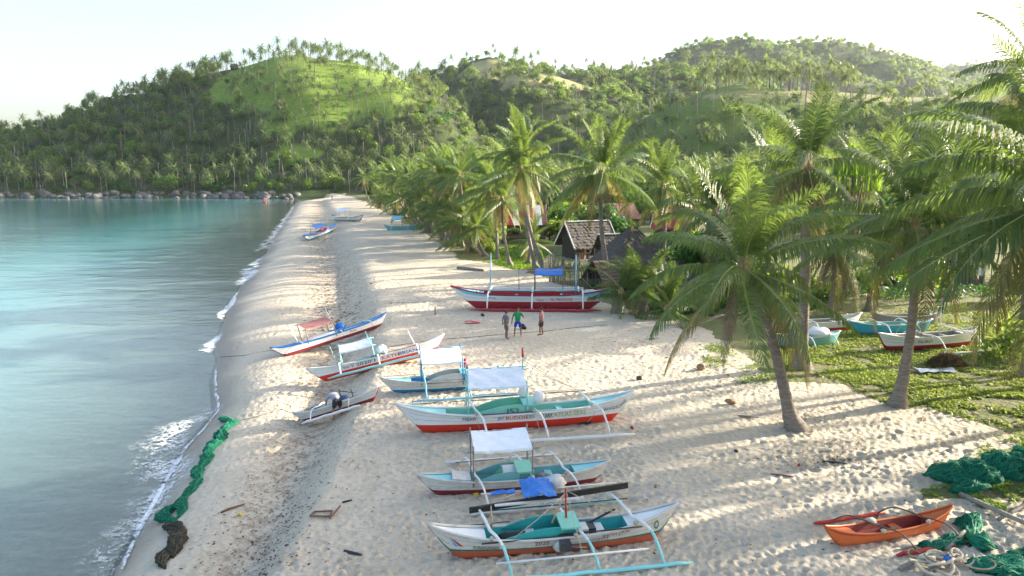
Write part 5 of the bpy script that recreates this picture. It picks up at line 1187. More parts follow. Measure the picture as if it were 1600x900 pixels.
for i in range(27): b.bar((-.95 + i * .073, -.85, -.1), (-.95 + i * .073, -.85, 1.95), .05, .03)
props(b.build('bamboo_slats', GREYBAM, t), kind='stuff'); MB().box((0, 0, .9), (1.8, 1.6, 1.9)).build('walls', WOVEN, t); MB().box((.55, -.92, 1.1), (.5, .03, .6), Matrix.Rotation(.3, 3, 'Y')).build('white_board', PLASTW, t)
# bamboo fences: every picket its own piece
PICK = [MB().tube([(0, 0, -.2), (.01 * k, .01, .6), (.02 * k - .01, 0, 1.35 + .09 * k)], [.042, .04, .035], 6).mesh('picket') for k in range(4)]
for m in PICK: m.materials.append(GREYBAM)
def fence(label, pts, step, h=1.0, rails=2):
    P = [G(*p) for p in pts]; t = thing('bamboo_fence', label, 'fence', P[0]); q = random.Random(len(pts) + int(P[0].x * 10)); n = 0
    for a, c in zip(P[:-1], P[1:]):
        d = c - a; k = max(2, int(d.length / step))
        for i in range(k):
            o = link('picket', q.choice(PICK), None, t); o.location = a + d * (i / k) - P[0]; o.scale = (1, 1, h * q.uniform(.85, 1.1)); o.rotation_euler = (q.uniform(-.05, .05), q.uniform(-.05, .05), q.uniform(0, 6)); n += 1
        for j in range(rails): MB().tube([a - P[0] + Vector((0, -.06, h * (.5 + .6 * j))), c - P[0] + Vector((0, -.06, h * (.5 + .6 * j)))], .03, 5).build('rail', GREYBAM, t)
    return t
fence('tall bamboo picket fence in front of the thatched stilt hut', [(858, 440), (882, 446), (905, 449), (948, 450)], .17, 1.5)
fence('bamboo fence running back beside the lawn palms', [(850, 433), (868, 421)], .3, 1.2)
fence('low bamboo fence at the back of the sand by the belt palms', [(655, 355), (690, 374), (712, 388)], .8, 1.0)
fence('open bamboo fence by the dirt yard at the frame edge', [(1548, 445), (1640, 445)], .35, 1.5, 3)

# ------------------------------------------------------------------ people
SKIN = mat('brown_skin', (.26, .135, .085), .6, .1, 6, 0); HAIRM = mat('black_hair', (.015, .012, .011), .6, .2, 30, .2)
def skin_mesh(name, V, E, rad, sub=2, root=0):
    me = bpy.data.meshes.new(name); me.from_pydata(V, E, []); o = bpy.data.objects.new(name, me); col.objects.link(o)
    s = o.modifiers.new('s', 'SKIN'); s.use_smooth_shade = True
    for i, r in enumerate(rad):
        me.skin_vertices[0].data[i].radius = (r, r) if not isinstance(r, tuple) else r
        me.skin_vertices[0].data[i].use_root = (i == root)
    u = o.modifiers.new('u', 'SUBSURF'); u.levels = sub; u.render_levels = sub
    dg = bpy.context.evaluated_depsgraph_get(); dg.update(); r = bpy.data.meshes.new_from_object(o.evaluated_get(dg)); bpy.data.objects.remove(o); r.name = name; return r
def person(label, p, rz, J, shirt, shorts, hairm=HAIRM, hair=True, sleeve=True, scale=1.0):
    """J: joints in metres, +y is the way the person faces"""
    t = thing('person', label, 'person', p, rz, 'people on the beach'); t.scale = (scale,) * 3
    V = []; E = []; Rr = []
    def ch(pts, rs, start=None):
        k = start
        for q, r in zip(pts, rs):
            V.append(tuple(q)); Rr.append(r); 
            if k is not None: E.append((k, len(V) - 1))
            k = len(V) - 1
        return k
    pel = ch([J['pelvis']], [(.135, .105)]); sp = ch([J['belly'], J['chest']], [(.12, .095), (.15, .105)], pel); nk = ch([J['neck']], [.058], sp)
    hd = Vector(J['head']); n0 = Vector(J['neck']); up = (hd - n0).normalized(); fw = Vector(J.get('face', (0, 1, 0)))
    ch([n0 + up * .08, hd - up * .02, hd + up * .07, hd + up * .125], [.06, (.078, .092), (.080, .095), .05], nk)
    for s_ in ('L', 'R'):
        sh, el, wr = (Vector(J[k + s_]) for k in ('sh', 'el', 'wr')); d = (wr - el).normalized()
        w = ch([sh, (sh + el) / 2, el, (el + wr) / 2, wr, wr + d * .05], [.062, .050, .040, .038, .027, (.036, .02)], sp)
        side = d.orthogonal().normalized()
        ch([wr + d * .05 + side * .04, wr + d * .09 + side * .055], [.011, .009], w)
        for f in range(4):
            o_ = d.cross(side) * 0 + side * (-.026 + .017 * f); ch([wr + d * .09 + o_, wr + d * (.125 + .01 * (f in (1, 2))) + o_ * 1.1 + up * -.004, wr + d * (.155 + .014 * (f in (1, 2))) + o_ * 1.15 - fw * -.01], [.0095, .009, .008], w)
        hp, kn, an = (Vector(J[k + s_]) for k in ('hip', 'kn', 'an')); tf = Vector(J.get('toe' + s_, tuple(an + fw * .17 - Vector((0, 0, .05)))))
        ch([hp, (hp + kn) / 2, kn, kn * .65 + an * .35, an, an * .4 + tf * .6 - Vector((0, 0, .01)), tf], [.088, .075, .053, .055, .036, (.045, .03), (.04, .02)], pel)
    link('body', skin_mesh('body', V, E, Rr, 2), SKIN, t)
    for sgn in (-1, 1):
        e = fw.cross(up).normalized(); MB().blob(hd + up * .02 + fw * .088 + e * .032 * sgn, (.010, .008, .008), 6, 4, 0).build('eye', BLACK, t); MB().blob(hd + e * .082 * sgn, (.016, .022, .030), 6, 4, 0).build('ear', SKIN, t)
    MB().blob(hd - up * .01 + fw * .098, (.014, .02, .022), 6, 4, 0).build('nose', SKIN, t); MB().blob(hd - up * .055 + fw * .085, (.025, .008, .007), 6, 4, 0).build('mouth', mat('lips', (.20, .07, .06), .5), t)
    if hair:
        c = hd + up * .055 - fw * .018; MB().blob(c, (.093, .098, .085), 12, 8, .04).build('cap' if hairm is not HAIRM else 'hair', hairm, t)
    tr = [tuple(Vector(J['pelvis']) * 1.25 - Vector(J['belly']) * .25), J['belly'], J['chest'], tuple(Vector(J['chest']) * .55 + n0 * .45)]; Vs = [tuple(q) for q in tr]; Es = [(0, 1), (1, 2), (2, 3)]; Rs = [(.185, .155), (.172, .145), (.178, .135), .085]
    if sleeve:
        for s_ in ('L', 'R'):
            sh, el = Vector(J['sh' + s_]), Vector(J['el' + s_]); Vs += [tuple(sh), tuple(sh * .25 + el * .75)]; n = len(Vs); Es += [(2, n - 2), (n - 2, n - 1)]; Rs += [.082, .068]
    link('shirt', skin_mesh('shirt', Vs, Es, Rs, 2), shirt, t)
    pv = Vector(J['pelvis']); Vs = [tuple(pv + (Vector(J['belly']) - pv) * .3), tuple(pv)]; Es = [(0, 1)]; Rs = [(.15, .12), (.155, .125)]
    for s_ in ('L', 'R'):
        hp, kn = Vector(J['hip' + s_]), Vector(J['kn' + s_]); Vs += [tuple(hp), tuple(hp * .1 + kn * .9)]; n = len(Vs); Es += [(1, n - 2), (n - 2, n - 1)]; Rs += [.108, .098]
    link('shorts', skin_mesh('shorts', Vs, Es, Rs, 2, 1), shorts, t)
    return t
def stand(armL, armR, spread=.09, lean=0.0, step=0.0):
    J = dict(pelvis=(0, 0, .90), belly=(0, .01, 1.06), chest=(0, lean * .6, 1.27), neck=(0, lean, 1.42), head=(0, lean + .02, 1.55), shL=(-.185, lean * .8, 1.36), shR=(.185, lean * .8, 1.36),
             hipL=(-.09, 0, .86), hipR=(.09, 0, .86), knL=(-spread, .03 + step, .47), knR=(spread, .03 - step, .47), anL=(-spread * 1.15, step * 1.4, .08), anR=(spread * 1.15, -step * 1.4, .08))
    J['elL'], J['wrL'] = armL; J['elR'], J['wrR'] = armR; return J
GREYSH = mat('grey_blue_shirt', (.10, .12, .17), .9, .15, 5, .2); GREYSHORT = mat('grey_shorts', (.11, .115, .13), .9, .2, 5, .2); GREENSH = mat('green_shirt', (.015, .30, .11), .85, .12, 5, .2); BLUESHORT = mat('blue_shorts', (.02, .05, .42), .8, .15, 5, .2)
PINKSH = mat('dusty_pink_shirt', (.38, .20, .24), .9, .12, 5, .2); DARKSHORT = mat('dark_shorts', (.035, .035, .045), .9, .2, 5, .2); LILAC = mat('pale_grey_shirt', (.36, .36, .42), .9, .1, 5, .2)
person('person in grey shirt and long grey shorts, hands clasped behind the back', G(791, 530), R(-65), stand(((-.30, -.10, 1.12), (-.06, -.20, .98)), ((.30, -.10, 1.12), (.06, -.20, .96)), .07), GREYSH, GREYSHORT)
person('person in bright green shirt and blue shorts with a hand raised', G(809, 525), R(178), stand(((-.34, .05, 1.12), (-.28, .22, 1.30)), ((.30, -.02, 1.10), (.34, .04, .88)), .17, 0, .03), GREENSH, BLUESHORT)
t = person('person in pink shirt and dark shorts at the end of the group of three', G(846, 524), R(75), stand(((-.24, .02, 1.10), (-.27, .08, .84)), ((.25, -.02, 1.10), (.24, .06, .86)), .06, .02, .05), PINKSH, DARKSHORT)
# somebody stooping into the small boat
p = G(527, 655); 
J = dict(pelvis=(0, -.10, .88), belly=(0, .08, 1.00), chest=(0, .30, 1.02), neck=(0, .46, .95), head=(0, .57, .86), face=(0, .55, -.83), shL=(-.18, .36, .97), shR=(.18, .36, .97), elL=(-.22, .46, .70), wrL=(-.16, .58, .50), elR=(.22, .46, .72), wrR=(.18, .62, .52),
         hipL=(-.10, -.08, .85), hipR=(.10, -.08, .85), knL=(-.15, .02, .47), knR=(.17, .02, .47), anL=(-.17, -.06, .08), anR=(.19, -.06, .08), toeL=(-.18, .12, .03), toeR=(.21, .12, .03))
person('person in grey shirt and red cap bending down into the small boat', p, R(46), J, LILAC, DARKSHORT, CLOTHR)
person('far person standing at the water edge beyond the boats', G(460, 320), 0, stand(((-.28, 0, 1.1), (-.28, .05, .86)), ((.28, 0, 1.1), (.28, .05, .86))), GREYSH, DARKSHORT)
person('tiny far person in pale clothes where the beach meets the woods', G(519, 312), 0, stand(((-.28, 0, 1.1), (-.28, .05, .86)), ((.28, 0, 1.1), (.28, .05, .86))), LILAC, GREYSHORT)

# ------------------------------------------------------------------ nets, ropes and what lies on the sand
NETG = mat('green_net', (.007, .13, .072), .8, .5, 9, 1.0, 60, .2, (.03, .24, .14), .5); NETD = mat('dark_net', (.035, .04, .03), .85, .5, 9, .9, 45, .2, (.13, .09, .06), .6); STRG = mat('green_twine', (.02, .25, .14), .7, .3, 9, 0); STRD = mat('brown_twine', (.12, .10, .06), .8, .3, 9, 0)
def net(t, pts, rads, m, ms, seed, strands=60, flat=.75):
    q = np.random.default_rng(seed); P = [G(*p) if not isinstance(p, Vector) else p for p in pts]
    d = np.concatenate([[0], np.cumsum([(b - a).length for a, b in zip(P[:-1], P[1:])])]); n = int(d[-1] / .07) + 4; s = np.linspace(0, d[-1], n)
    C = np.stack([np.interp(s, d, [v[k] for v in P]) for k in range(3)], 1); r = np.interp(s, d, rads)
    C[:, 0] += .10 * np.sin(s * 3.1 + seed); C[:, 1] += .10 * np.cos(s * 2.3 + seed); r = r * (1 + .22 * np.sin(s * 5.3 + seed) + .12 * np.sin(s * 11.0))
    T = np.gradient(C, axis=0); T[:, 2] = 0; T /= np.linalg.norm(T, axis=1)[:, None]; S = np.stack([T[:, 1], -T[:, 0], 0 * T[:, 0]], 1); k = 22; rows = []
    def surf(i, a, g=1.0):
        lump = 1 + .16 * math.sin(a * 3 + s[i] * 4 + seed) + .10 * math.sin(a * 7 - s[i] * 9) + .05 * math.sin(a * 13 + s[i] * 17)
        rr = r[i] * lump * g; return C[i] + S[i] * math.cos(a) * rr * 1.15 + np.array([0, 0, 1]) * (math.sin(a) * rr * flat + r[i] * flat * .45)
    taper = np.clip(np.minimum(np.arange(n), n - 1 - np.arange(n)) / 4 + .15, 0, 1)
    r = r * taper
    b = MB().grid([[surf(i, 2 * math.pi * j / k) + q.normal(size=3) * .012 for j in range(k)] for i in range(n)], True, True); b.build('net_body', m, t)
    b = MB()
    for _ in range(strands):
        a = q.uniform(0, math.pi); i0 = int(q.integers(0, max(1, n - 8))); i1 = min(n - 1, i0 + int(q.integers(8, 30))); pts2 = []
        for i in range(i0, i1): a += q.normal() * .16; pts2.append(surf(i, a, 1.06))
        if len(pts2) > 2: b.tube(pts2, .009, 3)
    props(b.build('strands', ms, t), kind='stuff')
NG = 'heaps of fishing net'
t = thing('fishing_net', 'long green fishing net twisted along the wet sand edge', 'fishing net', group=NG)
net(t, [(338, 655), (352, 653), (360, 665), (345, 685), (330, 705), (318, 725), (305, 755), (290, 780)], [.08, .11, .16, .19, .18, .16, .15, .14], NETG, STRG, 1, 120)
net(t, [(290, 778), (272, 795), (256, 812), (264, 822)], [.18, .15, .15, .16], NETG, STRG, 2, 14); net(t, [(292, 778), (284, 800), (268, 818)], [.14, .12, .12], NETG, STRG, 3, 10)
net(t, [(262, 820), (278, 838), (284, 856), (270, 872)], [.12, .17, .17, .09], NETD, STRD, 4, 20); net(t, [(270, 830), (272, 850), (262, 868), (260, 888)], [.09, .14, .13, .07], NETD, STRD, 5, 14)
t = thing('fishing_net', 'big rolled heap of green net lying on the vines', 'fishing net', group=NG)
net(t, [(1446, 745), (1470, 748), (1500, 752), (1530, 745), (1560, 740), (1590, 732), (1640, 728)], [.15, .34, .46, .42, .46, .46, .4], NETG, STRG, 6, 190); net(t, [(1480, 765), (1510, 768), (1540, 758)], [.2, .26, .2], NETG, STRG, 16, 20)
t = thing('fishing_net', 'green net trailing from a round lump behind the orange canoe', 'fishing net', group=NG)
net(t, [(1495, 815), (1508, 822), (1512, 838), (1530, 848), (1560, 856)], [.22, .24, .14, .24, .2], NETG, STRG, 7, 90); net(t, [(1425, 850), (1450, 856), (1480, 850), (1510, 842)], [.12, .15, .14, .14], NETG, STRG, 8, 20)
t = thing('fishing_net', 'green net heap in the near corner of the sand', 'fishing net', group=NG)
net(t, [(1508, 874), (1530, 888), (1560, 890), (1600, 892), (1640, 890)], [.2, .24, .2, .22, .2], NETG, STRG, 9, 120); net(t, [(1570, 868), (1600, 872), (1640, 880)], [.16, .2, .2], NETG, STRG, 10, 20); net(t, [(1550, 905), (1590, 905), (1640, 908)], [.16, .2, .2], NETG, STRG, 20, 16)
t = thing('rope_heap', 'heap of coiled beige rope and old poles by the nets', 'rope heap')
q = random.Random(5); c0 = G(1478, 884)
for i in range(13):
    cc = c0 + Vector((q.uniform(-.75, .6), q.uniform(-.5, .45), .06 + .02 * i)); rx, ry = q.uniform(.18, .42), q.uniform(.12, .28); a0 = q.uniform(0, 6); tl = q.uniform(-.2, .2)
    MB().tube([cc + Vector((rx * math.cos(a0 + k * .45), ry * math.sin(a0 + k * .45), .05 * math.sin(k * .7) + tl * math.cos(k * .45) * .2 + .004 * k)) for k in range(12)], q.choice([.022, .03, .042]), 6).build('rope_coil', ROPE if i % 3 else mat('dark_rope', (.27, .22, .17), .9, .3, 20, .3), t)
MB().blob(c0 + Vector((0, -.05, .2)), (.14, .08, .10), 9, 5, .25).build('blue_rag', TARPB, t)
for (a, c, r) in [((1405, 893), (1462, 868), .05), ((1445, 905), (1490, 872), .045)]: MB().tube([G(*a) + Vector((0, 0, .08)), G(*c) + Vector((0, 0, .12))], r, 7).build('short_pole', GREYW, t)
def log(label, a, c, r, m=GREYW, name='pole', za=.06, zc_=.06, cat='pole', group=None, bend=.0):
    A, C = G(*a) + Vector((0, 0, za)), G(*c) + Vector((0, 0, zc_)); t = thing(name, label, cat, A, 0, group); D = C - A
    MB().tube([Vector((0, 0, 0)), D * .33 + Vector((0, 0, bend)), D * .66 + Vector((0, 0, bend * .6)), D], [r, r * 1.05, r * .95, r * .8], 7).build('shaft', m, t); return t
log('long grey wooden pole pointing from the vines to the frame corner', (1500, 775), (1640, 850), .07, zc_=.25); log('pale pole crossing the long grey pole in the near corner', (1560, 815), (1650, 770), .05, zc_=.2); log('short driftwood pole sticking out of the trailing net', (1478, 862), (1506, 842), .045, zc_=.22)
log('dark bent driftwood stick on the sand above the twisted net', (345, 802), (382, 790), .035, BROWNP, 'driftwood', .02, .05, 'driftwood', None, .03)
log('dark wet tree trunk lying by the palms in front of the lawn', (715, 420), (755, 424), .16, GREYBAM, 'driftwood', .1, .1, 'driftwood'); log('thin branch lying on pale sand in mid beach', (578, 444), (600, 440), .05, BROWNP, 'driftwood', .03, .03, 'driftwood'); log('long bamboo prop leaning under the leaning sand palm', (1078, 515), (1130, 503), .05, GREYBAM, 'pole', .1, .5); log('mooring post standing in the lit sand', (680, 492), (680, 491.6), .05, GREYW, 'post', 0, .55, 'post')
def ropeline(label, pts, r=.012):
    P = [G(*p) + Vector((0, 0, .015)) for p in pts]; t = props(MB().tube(P, r, 5).build('mooring_rope', mat('grey_rope', (.20, .18, .15), .9, .2, 9, 0)), label, 'rope'); return t
ropeline('thin mooring rope running across the sand behind the three people', [(560, 548), (610, 542), (670, 532), (740, 527), (790, 522), (850, 518), (900, 512), (950, 508)], .02); ropeline('thin mooring rope from the bow of the blue edged boat to the water', [(448, 552), (420, 548), (380, 556), (345, 558)], .02); ropeline('rope lying from the small boat towards the net', [(470, 652), (440, 640), (400, 652), (362, 661)], .02); ropeline('dark cord running from the bow of the biggest boat', [(600, 474), (640, 473), (700, 471)], .02)
def husk(label, px, py, m=NUTBR if 'NUTBR' in globals() else WOOD, s=1.0, n=2, name='coconut_husk', cat='coconut husk'):
    p = G(px, py); t = thing(name, label, cat, p, random.uniform(0, 6)); q = random.Random(int(px))
    for i in range(n): MB().blob((q.uniform(-.12, .12) * (n > 1) * s, q.uniform(-.08, .08) * s, .08 * s + .05 * i * s), (.18 * s, .10 * s, .10 * s), 8, 6, .25, q).build('husk', m, t)
def leaf_heap():
    p = G(1478, 572); t = thing('leaf_heap', 'brown heap of dry leaves on a blue tarp by the grass path', 'leaf heap', p); q = np.random.default_rng(5); n = 900
    a = q.uniform(0, 6.28, n); r = np.sqrt(q.random(n)); P = np.stack([r * np.cos(a) * .95, r * np.sin(a) * .6, .62 * (1 - r ** 1.6) * q.uniform(.5, 1.1, n) + .04], 1)
    d = q.normal(size=(n, 3)); d /= np.linalg.norm(d, axis=1)[:, None]; u = np.cross(d, q.normal(size=(n, 3))); u /= np.linalg.norm(u, axis=1)[:, None]; w = np.cross(d, u)
    V = np.stack([P - u * .16, P - w * .04, P + u * .16, P + w * .04], 1).reshape(-1, 3); i = 4 * np.arange(n)
    link('dry_leaves', npmesh('dry_leaves', V, [np.stack([i, i + 1, i + 2, i + 3], 1)], np.repeat(q.random(n), 4)), leafmat('dry_leaf', (.07, .045, .025), (.26, .18, .10), (.2, .12, .05), .15, .8, .15), t)
    MB().blob((0, 0, .05), (.8, .5, .38), 12, 6, .2).build('heap_core', mat('dry_heap', (.11, .075, .05), .95, .4, 9, .8), t)
husk('dry brown husk lying near the bow of the mint boat', 996, 593, mat('dark_husk', (.10, .075, .06), .9, .3, 9, .5), .8); husk('split pale husk standing on the sand left of the leaning palm', 1142, 632, mat('pale_husk', (.36, .24, .14), .9, .3, 9, .5), .9, 3); husk('dark coconut husk on sand under the front boats row', 988, 670, DKRED, .6, 1); husk('single husk alone between mint boat and palm shade', 1150, 706, BLACKP, .5, 1); husk('husk near the stern of the maroon boat', 1024, 762, WOOD, .5, 1)
husk('brown root stump in the sandy bank by the leaning palm', 1097, 578, WOOD, 1.1, 3, 'root_stump', 'stump'); husk('black charred log by the three people', 818, 514, BLACKP, 1.4, 2, 'charred_log', 'log'); leaf_heap(); husk('dark log beside the people on shaded sand', 753, 494, BLACKP, 1.0, 1, 'charred_log', 'log'); husk('red scrap lying on sand above the orange canoe', 1249, 728, CLOTHR, .5, 1, 'red_scrap', 'scrap'); husk('yellow leaf scrap near the twisted net', 376, 805, PLASTY, .5, 1, 'yellow_scrap', 'scrap')
b = MB(); p = G(1462, 582); b.grid([[(p.x - .9 + .3 * i + random.uniform(-.08, .08), p.y - .4 + .25 * j, p.z + .08 + random.uniform(0, .12)) for j in range(4)] for i in range(7)]); props(b.build('tarpaulin', mat('pale_blue_tarp', (.22, .28, .36), .5, .2, 4, .4)), 'crumpled pale blue sheet under the dry leaf heap', 'tarpaulin')
b = MB(); p = G(738, 505); b.grid([[(p.x - .5 + .2 * i, p.y - .2 + .13 * j, p.z + .05 + .06 * random.random() + .05 * math.sin(i)) for j in range(4)] for i in range(6)]); props(b.build('red_cloth', CLOTHR), 'red cloth lying on the lit sand left of the people', 'cloth')
t = thing('broken_frame', 'broken wooden frame lying on the trampled sand in front', 'wooden frame', G(503, 806))
for a, c in [((-.3, -.1, .05), (.25, -.12, .05)), ((-.25, .15, .05), (.25, .18, .06)), ((-.3, -.1, .05), (-.25, .15, .05)), ((.25, -.12, .05), (.25, .18, .06)), ((.3, -.25, .06), (.42, .4, .1))]: MB().bar(a, c, .04).build('slat', BROWNP, t)
log('black stick half buried in the near sand', (538, 862), (565, 868), .04, BLACKP, 'driftwood', .02, .02, 'driftwood'); log('short dark stick by the maroon boat bow', (535, 786), (550, 782), .03, BLACKP, 'driftwood', .02, .02, 'driftwood'); log('blackened branch on the shaded sand above the canoe', (1205, 742), (1240, 746), .035, BROWNP, 'driftwood', .02, .03, 'driftwood'); log('charred branch in the old fire ashes', (1285, 722), (1325, 726), .04, BLACKP, 'driftwood', .03, .03, 'driftwood')
for i, (px, py, rz, lab) in enumerate([(1185, 655, 2.6, 'dry fallen palm frond lying left of the leaning palm foot'), (1300, 640, .5, 'dry fallen frond between the two sand palms'), (1120, 560, 3.6, 'brown fallen frond on the low sand bank'), (1440, 660, 1.0, 'fallen frond on the grass edge path'), (1030, 530, 3.0, 'fallen frond on sand right of the biggest boat'), (905, 452, .4, 'fallen frond against the tall bamboo fence'), (1350, 560, 2.0, 'fallen frond in the grass by the white and red boat'), (735, 398, 3.3, 'fallen frond under the belt palms beside the sand')]):
    p = G(px, py) + Vector((0, 0, .06)); t = thing('fallen_frond', lab, 'palm frond', p, rz); o = link('frond', FR['dead'][i % 3], None, t); o.rotation_euler = (0, R(-64 if True else 0), 0); o.scale = (.5, .5, .5)
# loose bits of weed, shell, husk and coral nobody could count
q = np.random.default_rng(77); V = []; F = []; tn = []
def bits(n, fx, fy, size, zoff=.012):
    for _ in range(n):
        px, py = fx(), fy(); 
        X, Y, _z = atZ(px, py, 1.6); z = float(zg(X, Y)) + float(rel(X, Y))
        if X < XW(Y) + .5: continue
        a = q.uniform(0, 6.28); s = size * q.uniform(.3, 1.3); w = s * q.uniform(.2, .6); b_ = len(V)
        ca, sa = math.cos(a), math.sin(a)
        for (u, v, h) in ((-s, 0, 0), (0, -w, .25 * s), (s, 0, 0), (0, w, .35 * s)): V.append((X + u * ca - v * sa, Y + u * sa + v * ca, z + zoff + h * .5))
        F.append((b_, b_ + 1, b_ + 2, b_ + 3)); tn.extend([q.random()] * 4)
def curve_x(y): return np.interp(y, [312, 345, 400, 455, 500, 560, 660, 770, 900], [503, 505, 515, 525, 530, 520, 480, 430, 360])
def trough():
    y = q.uniform(318, 900) ; return y
for k in range(3800):
    y = 312 + 590 * q.random() ** 1.6; x = curve_x(y) + q.normal() * (18 + (y - 312) * .07); bits(1, lambda: x, lambda: y, .05 + .08 * (y < 500), .015)
bits(900, lambda: q.uniform(380, 1560), lambda: q.uniform(500, 900), .05); bits(260, lambda: q.normal(1290, 45), lambda: q.normal(730, 10), .06); bits(160, lambda: q.normal(1040, 70), lambda: q.normal(552, 16), .10); bits(120, lambda: q.uniform(1100, 1260), lambda: q.normal(600, 16), .09); bits(80, lambda: q.normal(1255, 22), lambda: q.normal(668, 5), .08)
LIT = leafmat('litter_scraps', (.04, .03, .02), (.17, .115, .075), (.1, .07, .04), .05, .9, .1)
props(link('beach_litter', npmesh('beach_litter', np.array(V), [np.array(F)], np.array(tn)), LIT), 'scattered dark weed, twigs and husk scraps over the sand', kind='stuff')

# ------------------------------------------------------------------ creeping vines and grass on the sand edge
def cover(name, polys, n, size, m, label, tall=.12, clump=.5, seed=0):
    q = np.random.default_rng(seed); PX = []; 
    for poly, w in polys:
        xs = [p[0] for p in poly]; ys_ = [p[1] for p in poly]; k = int(n * w * 3)
        a = q.uniform(min(xs), max(xs), k); b_ = q.uniform(min(ys_), max(ys_), k); ok = inpoly(a, b_, poly); PX.append(np.stack([a[ok], b_[ok]], 1)[:int(n * w)])
    PX = np.concatenate(PX); a = (PX[:, 0] - 800) / FPX; bb = (450 - PX[:, 1]) / FPX; tt = (1.95 - ZC) / (-sT + bb * cT); X = a * tt; Y = (cT + bb * sT) * tt
    X += q.normal(size=len(X)) * .15; Y += q.normal(size=len(X)) * .15
    ok = fbm(X * .9, Y * .9, 71, 3) + .5 > clump * q.uniform(.8, 1.2, len(X)); X, Y = X[ok], Y[ok]; Z = zg(X, Y); n = len(X)
    h = tall * np.clip(fbm(X * .7, Y * .7, 73, 3) + .6, .1, 1.3) * q.random(n) ** .7; P = np.stack([X, Y, Z + h + .01], 1)
    d = q.normal(size=(n, 3)); d[:, 2] = np.abs(d[:, 2]) + 1.1; d /= np.linalg.norm(d, axis=1)[:, None]; u = np.cross(d, q.normal(size=(n, 3))); u /= np.linalg.norm(u, axis=1)[:, None]; w_ = np.cross(d, u)
    s = (size * q.uniform(.5, 1.3, n))[:, None]; V = np.stack([P - u * s * .5, P - w_ * s * .38, P + u * s * .5, P + w_ * s * .38], 1).reshape(-1, 3); i = 4 * np.arange(n)
    tone = np.repeat(np.clip(.5 + fbm(X * .5, Y * .5, 75, 3) * 1.2 + q.normal(size=n) * .2, 0, 1), 4)
    return props(link(name, npmesh(name, V, [np.stack([i, i + 1, i + 2, i + 3], 1)], tone), m), label, kind='stuff')
M_vine = leafmat('vine_leaf', (.10, .16, .025), (.30, .37, .08), (.34, .44, .06), .40, .6, .2); M_grass = leafmat('grass_blade', (.13, .19, .03), (.30, .36, .08), (.40, .46, .08), .45, .6, .2)
NEARV = [(1200, 560), (1300, 500), (1600, 470), (1900, 470), (1900, 730), (1600, 678), (1490, 655), (1440, 636), (1390, 636), (1320, 600), (1250, 586)]
cover('beach_vine', [(NEARV, .62), ([(1170, 575), (1210, 560), (1250, 570), (1270, 590), (1210, 600), (1150, 606)], .025), ([(1540, 700), (1600, 680), (1800, 690), (1800, 800), (1600, 800), (1540, 792), (1460, 790), (1450, 770), (1530, 745)], .17), ([(1090, 545), (1130, 540), (1150, 565), (1110, 585)], .02), ([(1455, 775), (1540, 760), (1640, 770), (1640, 800), (1560, 795), (1470, 788)], .10), ([(1500, 640), (1600, 620), (1800, 640), (1800, 690), (1600, 672)], .1)], 95000, .10, M_vine, 'creeping beach vine with glossy yellow green leaves spreading over the sand', .13, .49, 1)
cover('tall_grass', [(NEARV, 1.0)], 70000, .15, M_grass, 'rough grass growing between the boats and the bamboo hut', .12, .42, 2)
cover('lawn_grass', [([(765, 392), (800, 385), (850, 392), (862, 408), (840, 418), (800, 420), (775, 412)], 1.0)], 9000, .22, leafmat('lawn_blade', (.12, .22, .02), (.20, .34, .03), (.40, .55, .06), .4, .6, .2), 'bright green lawn under the palms before the striped roof', .12, .25, 3)
cover('undergrowth', [([(700, 384), (790, 400), (860, 425), (960, 470), (1080, 498), (1200, 500), (1320, 480), (1560, 470), (1800, 470), (1800, 440), (1300, 440), (1100, 430), (900, 400), (760, 376)], 1.0)], 26000, .28, M_leaf, 'low undergrowth and weeds between the village houses', .5, .5, 4)

# ------------------------------------------------------------------ boulders of the far shore
ROCK = mat('grey_boulder', (.15, .145, .14), .9, .35, .5, .6, 3, .15, (.12, .11, .10), .5); RK = []
for k in range(5):
    b = MB().blob((0, 0, 0), (1, .85, .7), 9, 7, .22, random.Random(k)); me = b.mesh('boulder'); me.materials.append(ROCK); RK.append(me)
q = random.Random(8); n = 0
for i in range(230):
    px = q.uniform(-20, 470) if i < 215 else q.uniform(395, 470); x = (px - 800) / FPX * 330 / 1.0; Y = float(far_shore(np.array(x))) + q.uniform(-2.0, 6.5); big = q.random() ** 3
    if px > 440 and q.random() < .4: continue
    z = float(zg(x, Y)); s = .65 + 1.7 * big + (.8 if px > 350 and q.random() < .25 else 0)
    o = link('boulder', RK[i % 5]); o.location = (x, Y, max(z, 0) + s * .2); o.scale = (s * q.uniform(.8, 1.3), s, s * q.uniform(.7, 1.1)); o.rotation_euler = (q.uniform(-.3, .3), q.uniform(-.3, .3), q.uniform(0, 6.28))
    sz = 'large' if s > 1.45 else 'small'; wh = 'where the beach ends' if px > 350 else 'along the headland shore'
    props(o, f'{sz} grey shore boulder', 'boulder', f'{sz} boulders')
t = thing('small_boat', 'tiny orange boat afloat near the far end of the beach', 'boat', (atZ(413, 317, 0)[0], atZ(413, 317, 0)[1], .1)); MB().grid([[(-1.2 + .24 * i, sg * .4 * math.sin(math.pi * (i + .3) / 10.6), .5) for sg in (-1, -.5, .5, 1)] for i in range(11)]).box((0, 0, .15), (1.6, .5, .4)).build('hull', ORANGE, t); MB().tube([(0, 0, .3), (0, 0, 2.2)], .12, 5).build('mast', ORANGE, t)
